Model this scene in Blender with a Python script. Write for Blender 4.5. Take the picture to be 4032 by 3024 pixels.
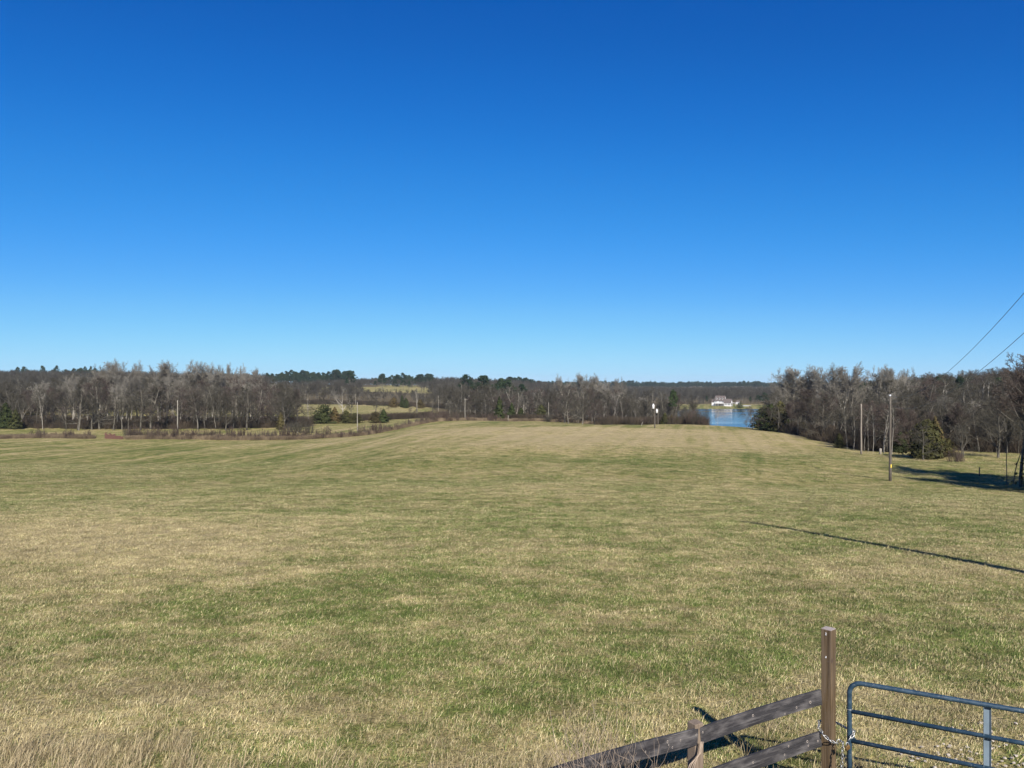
import bpy, bmesh, math, random
import numpy as np
from mathutils import Vector, Matrix, noise as mnoise
R = math.radians
PI = math.pi
sc = bpy.context.scene
COL = sc.collection
for o in list(bpy.data.objects): bpy.data.objects.remove(o)
random.seed(7); rng = np.random.default_rng(7)

# ---------------------------------------------------------------- camera, sky, sun, exposure
CAMZ = 22.0                      # the lake lies at z = 0
F = 3028.0                       # focal length in photo pixels (4032 wide)
cam_d = bpy.data.cameras.new('camera'); cam = bpy.data.objects.new('camera', cam_d); COL.objects.link(cam)
cam.location = (0, 0, CAMZ); cam.rotation_euler = (R(90), 0, 0)
cam_d.sensor_width = 36; cam_d.lens = 36*F/4032; cam_d.clip_start = .1; cam_d.clip_end = 20000
sc.camera = cam
SUN_AZ = math.atan2(.2, -.98)    # clockwise from +Y: behind the camera, a little to the right
SUN_EL = R(34)
EXPOSURE = .76
w = bpy.data.worlds.new('World'); sc.world = w; w.use_nodes = True
nt = w.node_tree; nt.nodes.clear()
sky = nt.nodes.new('ShaderNodeTexSky'); sky.sky_type = 'NISHITA'; sky.sun_disc = False
sky.sun_elevation = SUN_EL; sky.sun_rotation = SUN_AZ; sky.altitude = 150; sky.air_density = .7; sky.dust_density = 0; sky.ozone_density = 10
# the phone camera's saturated blue: one power curve per channel over the whole sky
sep = nt.nodes.new('ShaderNodeSeparateColor'); com = nt.nodes.new('ShaderNodeCombineColor')
bg = nt.nodes.new('ShaderNodeBackground'); bg.inputs['Strength'].default_value = .10
wo = nt.nodes.new('ShaderNodeOutputWorld'); nt.links.new(sky.outputs[0], sep.inputs[0])
for ch, kk, pw in ((0, 1.42, 1.68), (1, .98, 1.03), (2, .95, .60)):
    pn = nt.nodes.new('ShaderNodeMath'); pn.operation = 'POWER'; pn.inputs[1].default_value = pw
    mn = nt.nodes.new('ShaderNodeMath'); mn.operation = 'MULTIPLY'; mn.inputs[1].default_value = kk*.1**pw
    nt.links.new(sep.outputs[ch], pn.inputs[0]); nt.links.new(pn.outputs[0], mn.inputs[0]); nt.links.new(mn.outputs[0], com.inputs[ch])
cv = nt.nodes.new('ShaderNodeRGBCurve'); cm = cv.mapping; cm.use_clip = False
for ch, pts in ((0, ((0, 0), (.008, .004), (.025, .029), (.07, .108), (.127, .195), (.292, .335), (.473, .41), (1, .62))), (1, ((0, 0), (.107, .107), (.144, .16), (.212, .258), (.376, .436), (.503, .565), (.693, .705), (.791, .74), (1, .82))),
                (2, ((0, 0), (.474, .474), (.552, .60), (.672, .765), (.855, .95), (.939, .972), (1, .98)))):
    c_ = cm.curves[ch]
    while len(c_.points) < len(pts): c_.points.new(.5, .5)
    for q, (x, y) in zip(c_.points, pts): q.location = (x, y); q.handle_type = 'AUTO_CLAMPED'
cm.update(); nt.links.new(com.outputs[0], cv.inputs['Color'])
vm = nt.nodes.new('ShaderNodeVectorMath'); vm.operation = 'SCALE'; vm.inputs['Scale'].default_value = 1/.1/2**EXPOSURE; nt.links.new(cv.outputs[0], vm.inputs[0])
nt.links.new(vm.outputs[0], bg.inputs[0]); nt.links.new(bg.outputs[0], wo.inputs[0])
sun_d = bpy.data.lights.new('sun', 'SUN'); sun = bpy.data.objects.new('sun', sun_d); COL.objects.link(sun)
sun_d.energy = 5.0; sun_d.angle = R(.5); sun_d.color = (1, .95, .87)
to_sun = Vector((math.sin(SUN_AZ)*math.cos(SUN_EL), math.cos(SUN_AZ)*math.cos(SUN_EL), math.sin(SUN_EL)))
sun.rotation_euler = to_sun.to_track_quat('Z', 'Y').to_euler(); sun.location = to_sun*50+Vector((0, 0, CAMZ))
vs = sc.view_settings; vs.view_transform = 'Standard'; vs.look = 'None'; vs.exposure = EXPOSURE; vs.gamma = 1; vs.use_curve_mapping = False
sc.render.engine = 'CYCLES'
sc.cycles.max_bounces = 6; sc.cycles.diffuse_bounces = 2; sc.cycles.glossy_bounces = 3; sc.cycles.transparent_max_bounces = 6

# ---------------------------------------------------------------- helpers
def tag(o, label=None, cat=None, group=None, kind=None):
    if label: o['label'] = label
    if cat: o['category'] = cat
    if group: o['group'] = group
    if kind: o['kind'] = kind
    return o
def empty(name, loc, rz=0, **k):
    o = bpy.data.objects.new(name, None); COL.objects.link(o); o.location = loc; o.rotation_euler = (0, 0, rz)
    o.empty_display_size = .1
    return tag(o, **k)
def mesh_np(name, V, Fc, mats=(), smooth=False):
    V = np.asarray(V, np.float32).reshape(-1, 3); Fc = np.asarray(Fc, np.int32); n = Fc.shape[1]
    me = bpy.data.meshes.new(name)
    me.vertices.add(len(V)); me.vertices.foreach_set('co', V.ravel())
    me.loops.add(Fc.size); me.loops.foreach_set('vertex_index', Fc.ravel())
    me.polygons.add(len(Fc)); me.polygons.foreach_set('loop_start', np.arange(0, Fc.size, n, dtype=np.int32))
    me.polygons.foreach_set('loop_total', np.full(len(Fc), n, np.int32))
    if smooth: me.polygons.foreach_set('use_smooth', np.ones(len(Fc), bool))
    me.update(calc_edges=True); me.validate()
    for m in mats: me.materials.append(m)
    return me
def fattr(me, name, arr, dom='POINT'):
    a = me.attributes.new(name, 'FLOAT', dom); a.data.foreach_set('value', np.asarray(arr, np.float32).ravel())
def link(name, me, parent=None):
    o = bpy.data.objects.new(name, me); COL.objects.link(o)
    if parent: o.parent = parent
    return o
class MB:
    """collects primitives into one bmesh"""
    def __init__(s): s.bm = bmesh.new()
    def box(s, c, size, rz=0, bev=0, M=None):
        r = bmesh.ops.create_cube(s.bm, size=1)['verts']
        T = Matrix.Translation(c) @ Matrix.Rotation(rz, 4, 'Z') @ (M or Matrix()) @ Matrix.Diagonal((*size, 1))
        bmesh.ops.transform(s.bm, matrix=T, verts=r)
        if bev:
            es = list({e for v in r for e in v.link_edges})
            bmesh.ops.bevel(s.bm, geom=es, offset=bev, segments=2, affect='EDGES', profile=.5)
        return s
    def tube(s, pts, rad, n=10, cap=True, closed=False):
        pts = [Vector(p) for p in pts]; N = len(pts); rad = rad if hasattr(rad, '__len__') else [rad]*N
        rings = []; prev = None
        for i, p in enumerate(pts):
            a = pts[(i-1) % N] if (i or closed) else pts[i]; b = pts[(i+1) % N] if (i < N-1 or closed) else pts[i]
            t = (b-a).normalized()
            if prev is None: u = t.orthogonal().normalized()
            else: u = (prev-t*prev.dot(t)).normalized()
            prev = u; v = t.cross(u)
            rings.append([s.bm.verts.new(p+(u*math.cos(2*PI*k/n)+v*math.sin(2*PI*k/n))*rad[i]) for k in range(n)])
        for i in range(N if closed else N-1):
            A = rings[i]; B = rings[(i+1) % N]
            for k in range(n):
                try:
                    f = s.bm.faces.new((A[k], A[(k+1) % n], B[(k+1) % n], B[k])); f.smooth = True
                except ValueError: pass
        if cap and not closed:
            s.bm.faces.new(rings[0][::-1]); s.bm.faces.new(rings[-1])
        return s
    def poly(s, pts, depth):
        """prism: polygon pts extruded by the vector depth"""
        d = Vector(depth); A = [s.bm.verts.new(p) for p in pts]; B = [s.bm.verts.new(Vector(p)+d) for p in pts]
        s.bm.faces.new(A[::-1]); s.bm.faces.new(B)
        for i in range(len(A)):
            j = (i+1) % len(A); s.bm.faces.new((A[i], A[j], B[j], B[i]))
        return s
    def build(s, name, mat, parent=None):
        bmesh.ops.recalc_face_normals(s.bm, faces=s.bm.faces)
        me = bpy.data.meshes.new(name); s.bm.to_mesh(me); s.bm.free(); me.materials.append(mat)
        return link(name, me, parent)
# node helper
class NB:
    def __init__(s, name):
        s.m = bpy.data.materials.new(name); s.m.use_nodes = True; s.t = s.m.node_tree; s.t.nodes.clear()
        s.out = s.t.nodes.new('ShaderNodeOutputMaterial'); s.p = s.t.nodes.new('ShaderNodeBsdfPrincipled'); s.l(s.p.outputs[0], s.out.inputs[0])
    def n(s, ty, **k):
        x = s.t.nodes.new(ty)
        for a, b in k.items(): setattr(x, a, b)
        return x
    def l(s, a, b): s.t.links.new(a, b)
    def set(s, sock, v):
        if hasattr(v, 'is_linked') or hasattr(v, 'links'): s.l(v, sock)
        else: sock.default_value = v
    def noise(s, vec, scale, detail=3, rough=.55, dist=0):
        x = s.n('ShaderNodeTexNoise'); 
        if vec is not None: s.l(vec, x.inputs['Vector'])
        x.inputs['Scale'].default_value = scale; x.inputs['Detail'].default_value = detail; x.inputs['Roughness'].default_value = rough; x.inputs['Distortion'].default_value = dist
        return x.outputs['Fac']
    def math(s, op, a, b=None, clamp=False):
        x = s.n('ShaderNodeMath', operation=op, use_clamp=clamp); s.set(x.inputs[0], a)
        if b is not None: s.set(x.inputs[1], b)
        return x.outputs[0]
    def ramp(s, fac, *stops):
        x = s.n('ShaderNodeValToRGB'); s.l(fac, x.inputs[0]); e = x.color_ramp.elements
        while len(e) < len(stops): e.new(.5)
        for q, (pos, c) in zip(e, stops):
            q.position = pos; q.color = (*c, 1) if len(c) == 3 else c
        return x.outputs[0]
    def rng(s, v, a, b, c=0, d=1):
        x = s.n('ShaderNodeMapRange', clamp=True); s.l(v, x.inputs[0])
        for i, q in enumerate((a, b, c, d)): x.inputs[i+1].default_value = q
        return x.outputs[0]
    def mix(s, fac, a, b, blend='MIX'):
        x = s.n('ShaderNodeMix', data_type='RGBA', blend_type=blend); s.set(x.inputs['Factor'], fac)
        for q, v in ((x.inputs[6], a), (x.inputs[7], b)):
            if isinstance(v, tuple): q.default_value = (*v, 1) if len(v) == 3 else v
            else: s.l(v, q)
        return x.outputs[2]
    def map(s, vec, scale):
        x = s.n('ShaderNodeMapping'); s.l(vec, x.inputs[0]); x.inputs['Scale'].default_value = scale; return x.outputs[0]
    def obj(s): return s.n('ShaderNodeTexCoord').outputs['Object']
    def pos(s): return s.n('ShaderNodeNewGeometry').outputs['Position']
    def rand(s): return s.n('ShaderNodeObjectInfo').outputs['Random']
    def attr(s, name, ty='GEOMETRY'):
        x = s.n('ShaderNodeAttribute', attribute_name=name, attribute_type=ty); return x.outputs['Fac']
    def bump(s, h, strength, dist=.02):
        x = s.n('ShaderNodeBump'); x.inputs['Strength'].default_value = strength; x.inputs['Distance'].default_value = dist
        s.l(h, x.inputs['Height']); s.l(x.outputs[0], s.p.inputs['Normal'])
    def done(s, col=None, rough=.8, spec=.3, metal=0):
        if col is not None: s.set(s.p.inputs['Base Color'], (*col, 1) if isinstance(col, tuple) else col)
        s.set(s.p.inputs['Roughness'], rough); s.p.inputs['Specular IOR Level'].default_value = spec; s.p.inputs['Metallic'].default_value = metal
        return s.m
def c3(*a): return tuple(a)
def scl3(c, k): return tuple(min(1, x*k) for x in c)
def plain(name, col, rough=.7, spec=.3, metal=0, var=.25, scale=6.0, stretch=(1, 1, 1)):
    b = NB(name); f = b.noise(b.map(b.obj(), stretch), scale, 4)
    return b.done(b.ramp(f, (.25, scl3(col, 1-var)), (.75, scl3(col, 1+var))), rough, spec, metal)
def tinted(name, c0, c1, c2, rough=.85, spec=.15, scale=1.2, noisevar=.3):
    """per-object hue from Object Info > Random, plus world noise"""
    b = NB(name); r = b.rand(); base = b.ramp(r, (0, c0), (.5, c1), (1, c2))
    f = b.noise(b.pos(), scale, 3); k = b.rng(f, .3, .7, 1-noisevar, 1+noisevar)
    mul = b.n('ShaderNodeVectorMath', operation='SCALE'); b.l(base, mul.inputs[0]); b.l(k, mul.inputs['Scale'])
    return b.done(mul.outputs[0], rough, spec)

# ---------------------------------------------------------------- terrain: depth of the ground below the camera, column by column
NEAR = [(-400, 1.4), (-8, 1.6), (0, 1.65), (2, 2.15), (4, 3.15), (6, 3.82), (7.5, 4.0), (10, 4.17), (14, 4.5), (22, 5.1), (33, 6.05), (50, 7.6)]
COLS = {
 -2500: [(80, 9.9), (120, 12.2), (185, 13.2), (225, 13.5), (300, 13.6), (350, 12.5), (420, 11.5), (600, 7), (900, -1), (1300, -5), (2500, 5), (7000, 10)],
 0: [(80, 9.9), (120, 12.2), (185, 13.1), (225, 13.4), (300, 13.6), (350, 12.5), (420, 11.5), (600, 7), (900, -1), (1300, -5), (2500, 5), (7000, 10)],
 500: [(80, 10.0), (120, 12.4), (185, 13.5), (235, 13.7), (330, 13.6), (420, 12), (600, 8), (900, 0), (1300, -3), (2500, 6), (7000, 10)],
 1000: [(80, 9.8), (120, 11.9), (180, 13.2), (235, 13.5), (330, 13.9), (480, 12.5), (650, 9.5), (850, 4.5), (1000, 1), (1300, 0), (2500, 8), (7000, 10)],
 1300: [(80, 9.5), (120, 11.0), (150, 11.9), (180, 12.5), (270, 13.6), (330, 13.9), (480, 12.7), (650, 10.5), (850, 6.4), (1000, 4.4), (1100, 2.5), (1300, 1), (2500, 8), (7000, 10)],
 1500: [(80, 9.3), (120, 10.4), (150, 11.2), (190, 12.1), (270, 13.4), (330, 14.0), (490, 14.0), (650, 12), (850, 6.6), (1000, 4.2), (1100, 2.4), (1300, 1.5), (2500, 8), (7000, 10)],
 1700: [(80, 9.2), (120, 9.5), (160, 9.85), (215, 10.5), (250, 11.9), (290, 12.9), (350, 15), (420, 16), (500, 15.4), (650, 13), (850, 9), (1000, 5.5), (1300, 2), (2500, 9), (7000, 10)],
 2016: [(80, 9.1), (120, 9.4), (160, 9.85), (200, 10.4), (235, 11.2), (260, 12.3), (300, 14), (400, 17), (520, 17.5), (700, 15), (1000, 9), (1400, 6), (2500, 10), (7000, 11)],
 2400: [(80, 9.1), (120, 9.5), (160, 10.1), (215, 11.35), (260, 14.3), (320, 18), (400, 20), (600, 20.5), (800, 20), (1200, 17), (1800, 14), (2500, 10), (7000, 11)],
 2640: [(80, 9.4), (120, 9.8), (180, 10.75), (215, 11.15), (250, 14), (300, 18.6), (400, 20.6), (600, 20.8), (690, 20.9), (730, 20.4), (800, 20.5), (1200, 18), (1800, 14), (2500, 10), (7000, 11)],
 2760: [(80, 9.5), (120, 9.8), (180, 10.6), (210, 11.15), (250, 14.5), (300, 19.5), (330, 22.8), (400, 24.5), (600, 24.5), (675, 22.5), (690, 21.7), (730, 20.4), (800, 20.5), (1200, 18), (1800, 14), (2500, 10), (7000, 11)],
 2950: [(80, 9.6), (120, 9.9), (160, 10.4), (195, 11.0), (230, 14), (300, 20.5), (330, 22.8), (400, 24.5), (600, 24.5), (668, 22.5), (685, 21.7), (730, 20.3), (800, 20.5), (1200, 18), (1800, 14), (2500, 10), (7000, 11)],
 3100: [(80, 9.8), (120, 10.1), (165, 10.8), (200, 12.5), (260, 16.5), (310, 20.5), (340, 22.8), (400, 24), (600, 24), (670, 22.5), (690, 21.6), (730, 20.2), (800, 20), (1200, 17), (1800, 14), (2500, 10), (7000, 11)],
 3300: [(80, 10.0), (130, 10.45), (160, 11.5), (220, 14), (320, 18), (400, 19.5), (600, 20), (800, 18), (1200, 15), (1800, 12), (2500, 9), (7000, 11)],
 3500: [(80, 10.1), (112, 10.6), (140, 11), (200, 12), (320, 13.5), (500, 13), (800, 9), (1200, 6), (2500, 8), (7000, 11)],
 3700: [(80, 10.1), (105, 10.5), (140, 10.8), (200, 11), (320, 10.5), (500, 8), (800, 5), (1200, 3), (2500, 8), (7000, 11)],
 4032: [(72, 9.85), (105, 10.6), (140, 10.6), (200, 10), (320, 8), (500, 5), (800, 2), (1200, 1), (2500, 8), (7000, 11)],
 6500: [(72, 9.6), (105, 10.4), (140, 10.6), (200, 10), (320, 8), (500, 5), (800, 2), (1200, 1), (2500, 8), (7000, 11)],
}
def pchip(xk, yk, x):
    xk = np.array(xk, float); yk = np.array(yk, float); h = np.diff(xk); d = np.diff(yk)/h
    m = np.zeros(len(xk)); m[0] = d[0]; m[-1] = d[-1]
    for i in range(1, len(xk)-1):
        if d[i-1]*d[i] > 0:
            w1 = 2*h[i]+h[i-1]; w2 = h[i]+2*h[i-1]; m[i] = (w1+w2)/(w1/d[i-1]+w2/d[i])
    i = np.clip(np.searchsorted(xk, x)-1, 0, len(h)-1); t = (x-xk[i])/h[i]
    t = np.clip(t, 0, 1)
    return (2*t**3-3*t**2+1)*yk[i]+(t**3-2*t**2+t)*h[i]*m[i]+(-2*t**3+3*t**2)*yk[i+1]+(t**3-t**2)*h[i]*m[i+1]
def y2s(y): return np.where(y < 0, y/10, np.log1p(np.maximum(y, 0)/10))
YS = np.concatenate([np.linspace(-400, -1, 12), 10*np.expm1(np.linspace(0, math.log1p(700), 420))])
SS = y2s(YS)
_px = sorted(COLS); _tab = []
for p in _px:
    kn = NEAR+COLS[p]; _tab.append(pchip([k[0] for k in kn], [k[1] for k in kn], YS))
_tab = np.array(_tab); _tk = np.array([(p-2016)/F for p in _px])
TG = np.linspace(-1.45, 1.45, 291)
TAB = np.array([pchip(_tk, _tab[:, j], TG) for j in range(len(YS))]).T   # [t, y]
ker = np.exp(-.5*(np.arange(-6, 7)/2.6)**2); ker /= ker.sum()
TAB = np.array([np.convolve(np.pad(TAB[:, j], 6, 'edge'), ker, 'valid') for j in range(TAB.shape[1])]).T
_ph = rng.uniform(0, 6.28, (14, 2)); _dr = rng.uniform(0, 6.28, 14); _wl = np.geomspace(9, 90, 14)
def gz(x, y):
    """ground height at world x, y"""
    x = np.asarray(x, float); y = np.asarray(y, float)
    t = np.clip(x/np.maximum(y, 12.), -1.44, 1.44); fi = (t-TG[0])/(TG[1]-TG[0]); i = np.clip(fi.astype(int), 0, len(TG)-2); a = fi-i
    s = y2s(y); j = np.clip(np.searchsorted(SS, s)-1, 0, len(SS)-2); b = np.clip((s-SS[j])/(SS[j+1]-SS[j]), 0, 1)
    D = (TAB[i, j]*(1-a)+TAB[i+1, j]*a)*(1-b)+(TAB[i, j+1]*(1-a)+TAB[i+1, j+1]*a)*b
    und = sum(.0016*_wl[k]*np.sin(2*PI/_wl[k]*(x*math.cos(_dr[k])+y*math.sin(_dr[k]))+_ph[k, 0]) for k in range(14))
    return CAMZ-D+und*np.clip((y-12)/60, 0, 1)*np.where(np.abs(y-510) < 200, .4, 1)
def g1(x, y): return float(gz(x, y))
def at(px, Y, dz=0):
    x = (px-2016)/F*Y; return Vector((x, Y, g1(x, Y)+dz))
def foot(px, py, Y):
    """depth near Y at which the ground is seen at photo row py"""
    ys = np.linspace(Y*.85, Y*1.15, 200); r = 1512+F*(CAMZ-gz((px-2016)/F*ys, ys))/ys
    return float(ys[np.argmin(np.abs(r-py))])
def P(px, py, Y): return Vector(((px-2016)/F*Y, Y, CAMZ-(py-1512)/F*Y))

# ---------------------------------------------------------------- ground sheet with vegetation maps
def blob(px, py, cx, cy, rx, ry): return np.exp(-((px-cx)/rx)**2-((py-cy)/ry)**2)
def green_map(x, y, z):
    """share of green grass (0 dormant straw, 1 lush) over the field"""
    yy = np.maximum(y, 4); px = 2016+F*x/yy; py = 1512+F*(CAMZ-z)/yy
    g = np.full(np.shape(x), .47)
    for cx, cy, rx, ry, a in [(2250, 1700, 700, 60, -.52), (2900, 1740, 450, 40, -.22), (2600, 1815, 700, 22, .16), (900, 1850, 900, 70, .10), (0, 1960, 700, 70, .10),
                              (400, 2150, 650, 90, -.36), (200, 2330, 500, 120, -.28), (1950, 2165, 420, 26, -.34), (2000, 2010, 800, 50, .04), (900, 2420, 500, 70, .30),
                              (1750, 2330, 900, 120, .14), (2150, 2640, 900, 160, .34), (2900, 2480, 600, 120, .10), (2300, 2290, 500, 35, -.14), (3600, 2250, 500, 60, -.10), (3300, 2430, 400, 40, -.18),
                              (100, 2900, 700, 130, -.34), (700, 2700, 420, 60, -.22), (1300, 2960, 900, 60, -.12), (3700, 2520, 300, 60, .12), (3350, 2130, 400, 60, .22), (3800, 2620, 300, 60, -.10),
                              (3700, 2960, 300, 60, -.35), (3750, 1900, 300, 45, .16), (3600, 1790, 300, 25, -.2), (3000, 2060, 500, 40, .14), (2938, 1825, 9, 60, .42), (2986, 1825, 9, 60, .42), (1250, 1735, 300, 30, -.1), (2000, 2080, 300, 20, .2)]:
        g = g+a*blob(px, py, cx, cy, rx, ry)
    sg = lambda v: 1/(1+np.exp(-np.clip(v, -40, 40)))
    g = g-.3*sg((py-2072+.012*px)/5)*np.exp(-(np.maximum(py-2066, 0)/130)**2)*sg((1250-px)/160)      # edge of the mown swath on the left
    g = np.where(y > 178, np.where(y < 330, .45, .38), g)            # the strips and far pastures
    lawn = (np.abs(x/yy-.27) < .12) & (y > 660) & (y < 760)
    return np.where(lawn, .62, g)
EDGE_PX = [2990, 3050, 3150, 3250, 3330, 3420, 3500, 3600, 3700, 3800, 3950, 4200]; EDGE_Y = [196, 182, 160, 143, 131, 122, 120, 122, 122, 120, 116, 112]
WOODS = [  # px range, Y range of woodland (leaf litter underneath)
    (-2500, 1235, 236, 330), (1850, 2760, 262, 420), (2330, 2700, 226, 262), (3420, 7000, 330, 420),
    (-2500, 1060, 470, 1400), (1060, 1700, 510, 800), (1100, 1500, 1020, 1400), (1700, 2600, 430, 2200), (2400, 3200, 775, 2300), (3150, 7000, 300, 1600), (-2500, 7000, 2200, 2950)]
CLEAR = [(1390, 1660, 830, 1005), (1085, 1200, 815, 880), (2880, 3080, 680, 775)]
def in_woods(px, Y):
    m = np.zeros(np.shape(px), bool)
    for a, b, c, d in WOODS: m |= (px > a) & (px < b) & (Y > c) & (Y < d)
    m |= (px > 2990) & (Y > 3+np.interp(px, EDGE_PX, EDGE_Y)) & (Y < 335)
    for a, b, c, d in CLEAR: m &= ~((px > a) & (px < b) & (Y > c) & (Y < d))
    return m
def greenness(m, g):
    p_ = m.pos()
    n1 = m.noise(p_, .09, 5, .62); n2 = m.noise(p_, .55, 4, .6); n3 = m.noise(p_, 3.2, 4, .65)
    str_ = m.noise(m.map(p_, (.05, .55, .3)), 1.0, 4, .6, .6)
    ro = m.n('ShaderNodeMapping'); m.l(p_, ro.inputs[0]); ro.inputs['Rotation'].default_value = (0, 0, math.atan2(.24, 1))   # mowing swaths toward the lake
    hum = m.n('ShaderNodeSeparateXYZ'); m.l(p_, hum.inputs[0])
    mow = m.noise(m.map(ro.outputs[0], (.42, .012, .1)), 1.0, 3, .55, .25)
    g = m.math('ADD', g, m.math('MULTIPLY', m.math('SUBTRACT', mow, .5), m.rng(hum.outputs[1], 85, 140, .25, 1.5)))
    f = m.math('ADD', g, m.math('MULTIPLY', m.math('SUBTRACT', n1, .5), 1.1))
    f = m.math('ADD', f, m.math('MULTIPLY', m.math('SUBTRACT', n2, .5), 1.45))
    f = m.math('ADD', f, m.math('MULTIPLY', m.math('SUBTRACT', str_, .5), .38))
    return m.math('ADD', f, m.math('MULTIPLY', m.math('SUBTRACT', n3, .5), 1.9)), n2, n3
m = NB('field_grass')
p_ = m.pos(); g = m.attr('green'); lit = m.attr('litter')
f, n2, n3 = greenness(m, g); n4 = m.noise(p_, 19, 3, .7)
base = m.ramp(f, (.0, (.37, .295, .15)), (.35, (.295, .245, .10)), (.6, (.185, .18, .058)), (1.0, (.088, .112, .026)))
dk = m.rng(n4, .34, .62, .34, 1.15)  # dark gaps: shadow between the blades painted into the ground colour
dk2 = m.rng(m.noise(p_, .8, 5, .7), .36, .62, .86, 1.32)
k = m.math('MULTIPLY', dk, dk2)
sclv = m.n('ShaderNodeVectorMath', operation='SCALE'); m.l(base, sclv.inputs[0]); m.l(k, sclv.inputs['Scale'])
litc = m.ramp(n2, (.3, (.05, .038, .024)), (.7, (.12, .088, .052)))
colr = m.mix(lit, sclv.outputs[0], litc)
m.bump(m.math('ADD', n4, m.math('MULTIPLY', n3, 2.0)), .6, .05)
MAT_GROUND = m.done(colr, .95, .05)
tt = np.linspace(-1.42, 1.42, 400); yy = np.concatenate([np.linspace(-120, -2, 20), 10*np.expm1(np.linspace(0, math.log1p(680), 520))])
T, Yg = np.meshgrid(tt, yy); X = T*(np.maximum(Yg, 0)+14); Z = gz(X, Yg)
V = np.stack([X, Yg, Z], -1).reshape(-1, 3); nc, nr = len(tt), len(yy)
ii = (np.arange(nr-1)[:, None]*nc+np.arange(nc-1)[None]).ravel()
me = mesh_np('ground', V, np.stack([ii, ii+1, ii+nc+1, ii+nc], 1), [MAT_GROUND], True)
fattr(me, 'green', green_map(V[:, 0], V[:, 1], V[:, 2]))
pxv = 2016+F*V[:, 0]/np.maximum(V[:, 1], 5)
fattr(me, 'litter', in_woods(pxv, V[:, 1]).astype(float)*.85)
tag(link('ground', me), 'rolling hay field of straw and green winter grass', 'ground', kind='structure')

# lake
m = NB('lake_water'); p_ = m.pos()
n = m.noise(m.map(p_, (.05, .22, 1)), 1.0, 3, .5); n2 = m.noise(m.map(p_, (.8, 1.6, 1)), 1.0, 2, .5)
m.p.inputs['IOR'].default_value = 1.33
band = m.noise(m.map(p_, (.004, .02, 1)), 1.0, 3, .5)
m.bump(n2, .18, .12)
MAT_WATER = m.done((.012, .02, .03), m.rng(band, .4, .6, .04, .16), .5)
me = mesh_np('lake', [(-40, 300, 0), (420, 300, 0), (420, 720, 0), (-40, 720, 0)], [(0, 1, 2, 3)], [MAT_WATER])
tag(link('lake', me), 'blue lake beyond the crest of the field', 'lake', kind='structure')

# ---------------------------------------------------------------- vegetation builders
def segs_mesh(name, segs, mat, nfun):
    """segments (p, q, r0, r1, level) as tapered prisms, one mesh"""
    Vs, Fs, off = [], [], 0
    by = {}
    for s in segs: by.setdefault(nfun(s[4]), []).append(s)
    for n, L in by.items():
        p = np.array([s[0][:] for s in L]); q = np.array([s[1][:] for s in L]); r0 = np.array([s[2] for s in L]); r1 = np.array([s[3] for s in L])
        d = q-p; d /= np.linalg.norm(d, axis=1, keepdims=True)+1e-9
        h = np.where(np.abs(d[:, 2:3]) < .9, np.array([[0, 0, 1.]]), np.array([[1., 0, 0]])); u = np.cross(d, h); u /= np.linalg.norm(u, axis=1, keepdims=True); v = np.cross(d, u)
        a = np.arange(n)*2*PI/n; ring = u[:, None]*np.cos(a)[None, :, None]+v[:, None]*np.sin(a)[None, :, None]
        VV = np.concatenate([p[:, None]+ring*r0[:, None, None], q[:, None]+ring*r1[:, None, None]], 1)   # [N,2n,3]
        k = np.arange(n); fc = np.stack([k, (k+1) % n, (k+1) % n+n, k+n], 1)
        Fs.append((np.arange(len(L))[:, None, None]*2*n+fc[None]).reshape(-1, 4)+off); Vs.append(VV.reshape(-1, 3)); off += len(L)*2*n
    return mesh_np(name, np.concatenate(Vs), np.concatenate(Fs), [mat])
def rot_from(d, ang, az):
    u = d.orthogonal().normalized(); u = Matrix.Rotation(az, 3, d) @ u
    return (d*math.cos(ang)+u*math.sin(ang)).normalized()
def grow(rd, segs, p, d, L, r, lv, Q):
    n = Q['n'][lv]; st = L/n
    for i in range(n):
        d = (d+Vector((rd.gauss(0, 1), rd.gauss(0, 1), rd.gauss(0, 1)))*Q['jit'][lv]+Vector((0, 0, Q['up'][lv]))).normalized()
        q = p+d*st; r2 = max(Q['rmin'], r*(1-Q['tap'][lv]/n))
        segs.append((p, q, r, r2, lv)); p, r = q, r2
        fr = (i+1)/n
        if lv < len(Q['n'])-1 and fr >= Q['st'][lv]:
            kk = Q['k'][lv]; kk = int(kk)+(rd.random() < kk-int(kk))
            for _ in range(kk):
                Lc = L*Q['ratio'][lv]*(1-Q['fall'][lv]*fr)*rd.uniform(.65, 1.15)
                grow(rd, segs, p, rot_from(d, R(rd.gauss(Q['ang'][lv], 9)), rd.uniform(0, 2*PI)), Lc, max(Q['rmin'], r*Q['rr'][lv]), lv+1, Q)
# bark and twig materials
BARK = tinted('bark_grey', (.07, .062, .048), (.10, .089, .07), (.15, .134, .108), scale=.9)
BARKP = tinted('bark_pale', (.2, .178, .145), (.26, .235, .195), (.34, .31, .26), scale=.9)
TWIG = tinted('twigs_grey_brown', (.052, .046, .033), (.067, .06, .044), (.088, .08, .061), scale=.2)
TWIGP = tinted('twigs_pale', (.17, .152, .122), (.2, .182, .15), (.235, .215, .18), scale=.2)
TWIGR = tinted('twigs_red_brown', (.08, .06, .049), (.088, .066, .055), (.074, .06, .048), scale=.2)
SHRUBM = tinted('shrub_stems', (.062, .043, .034), (.08, .057, .045), (.105, .08, .062), scale=.5)
CEDAR = tinted('cedar_foliage', (.026, .036, .011), (.038, .044, .014), (.055, .048, .017), scale=.35, noisevar=.5)
CEDARB = tinted('cedar_foliage_bronze', (.06, .05, .02), (.075, .055, .022), (.085, .058, .024), scale=.35, noisevar=.5)
PINE = tinted('pine_needles', (.015, .028, .012), (.021, .037, .015), (.032, .047, .019), scale=.25, noisevar=.45)
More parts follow.
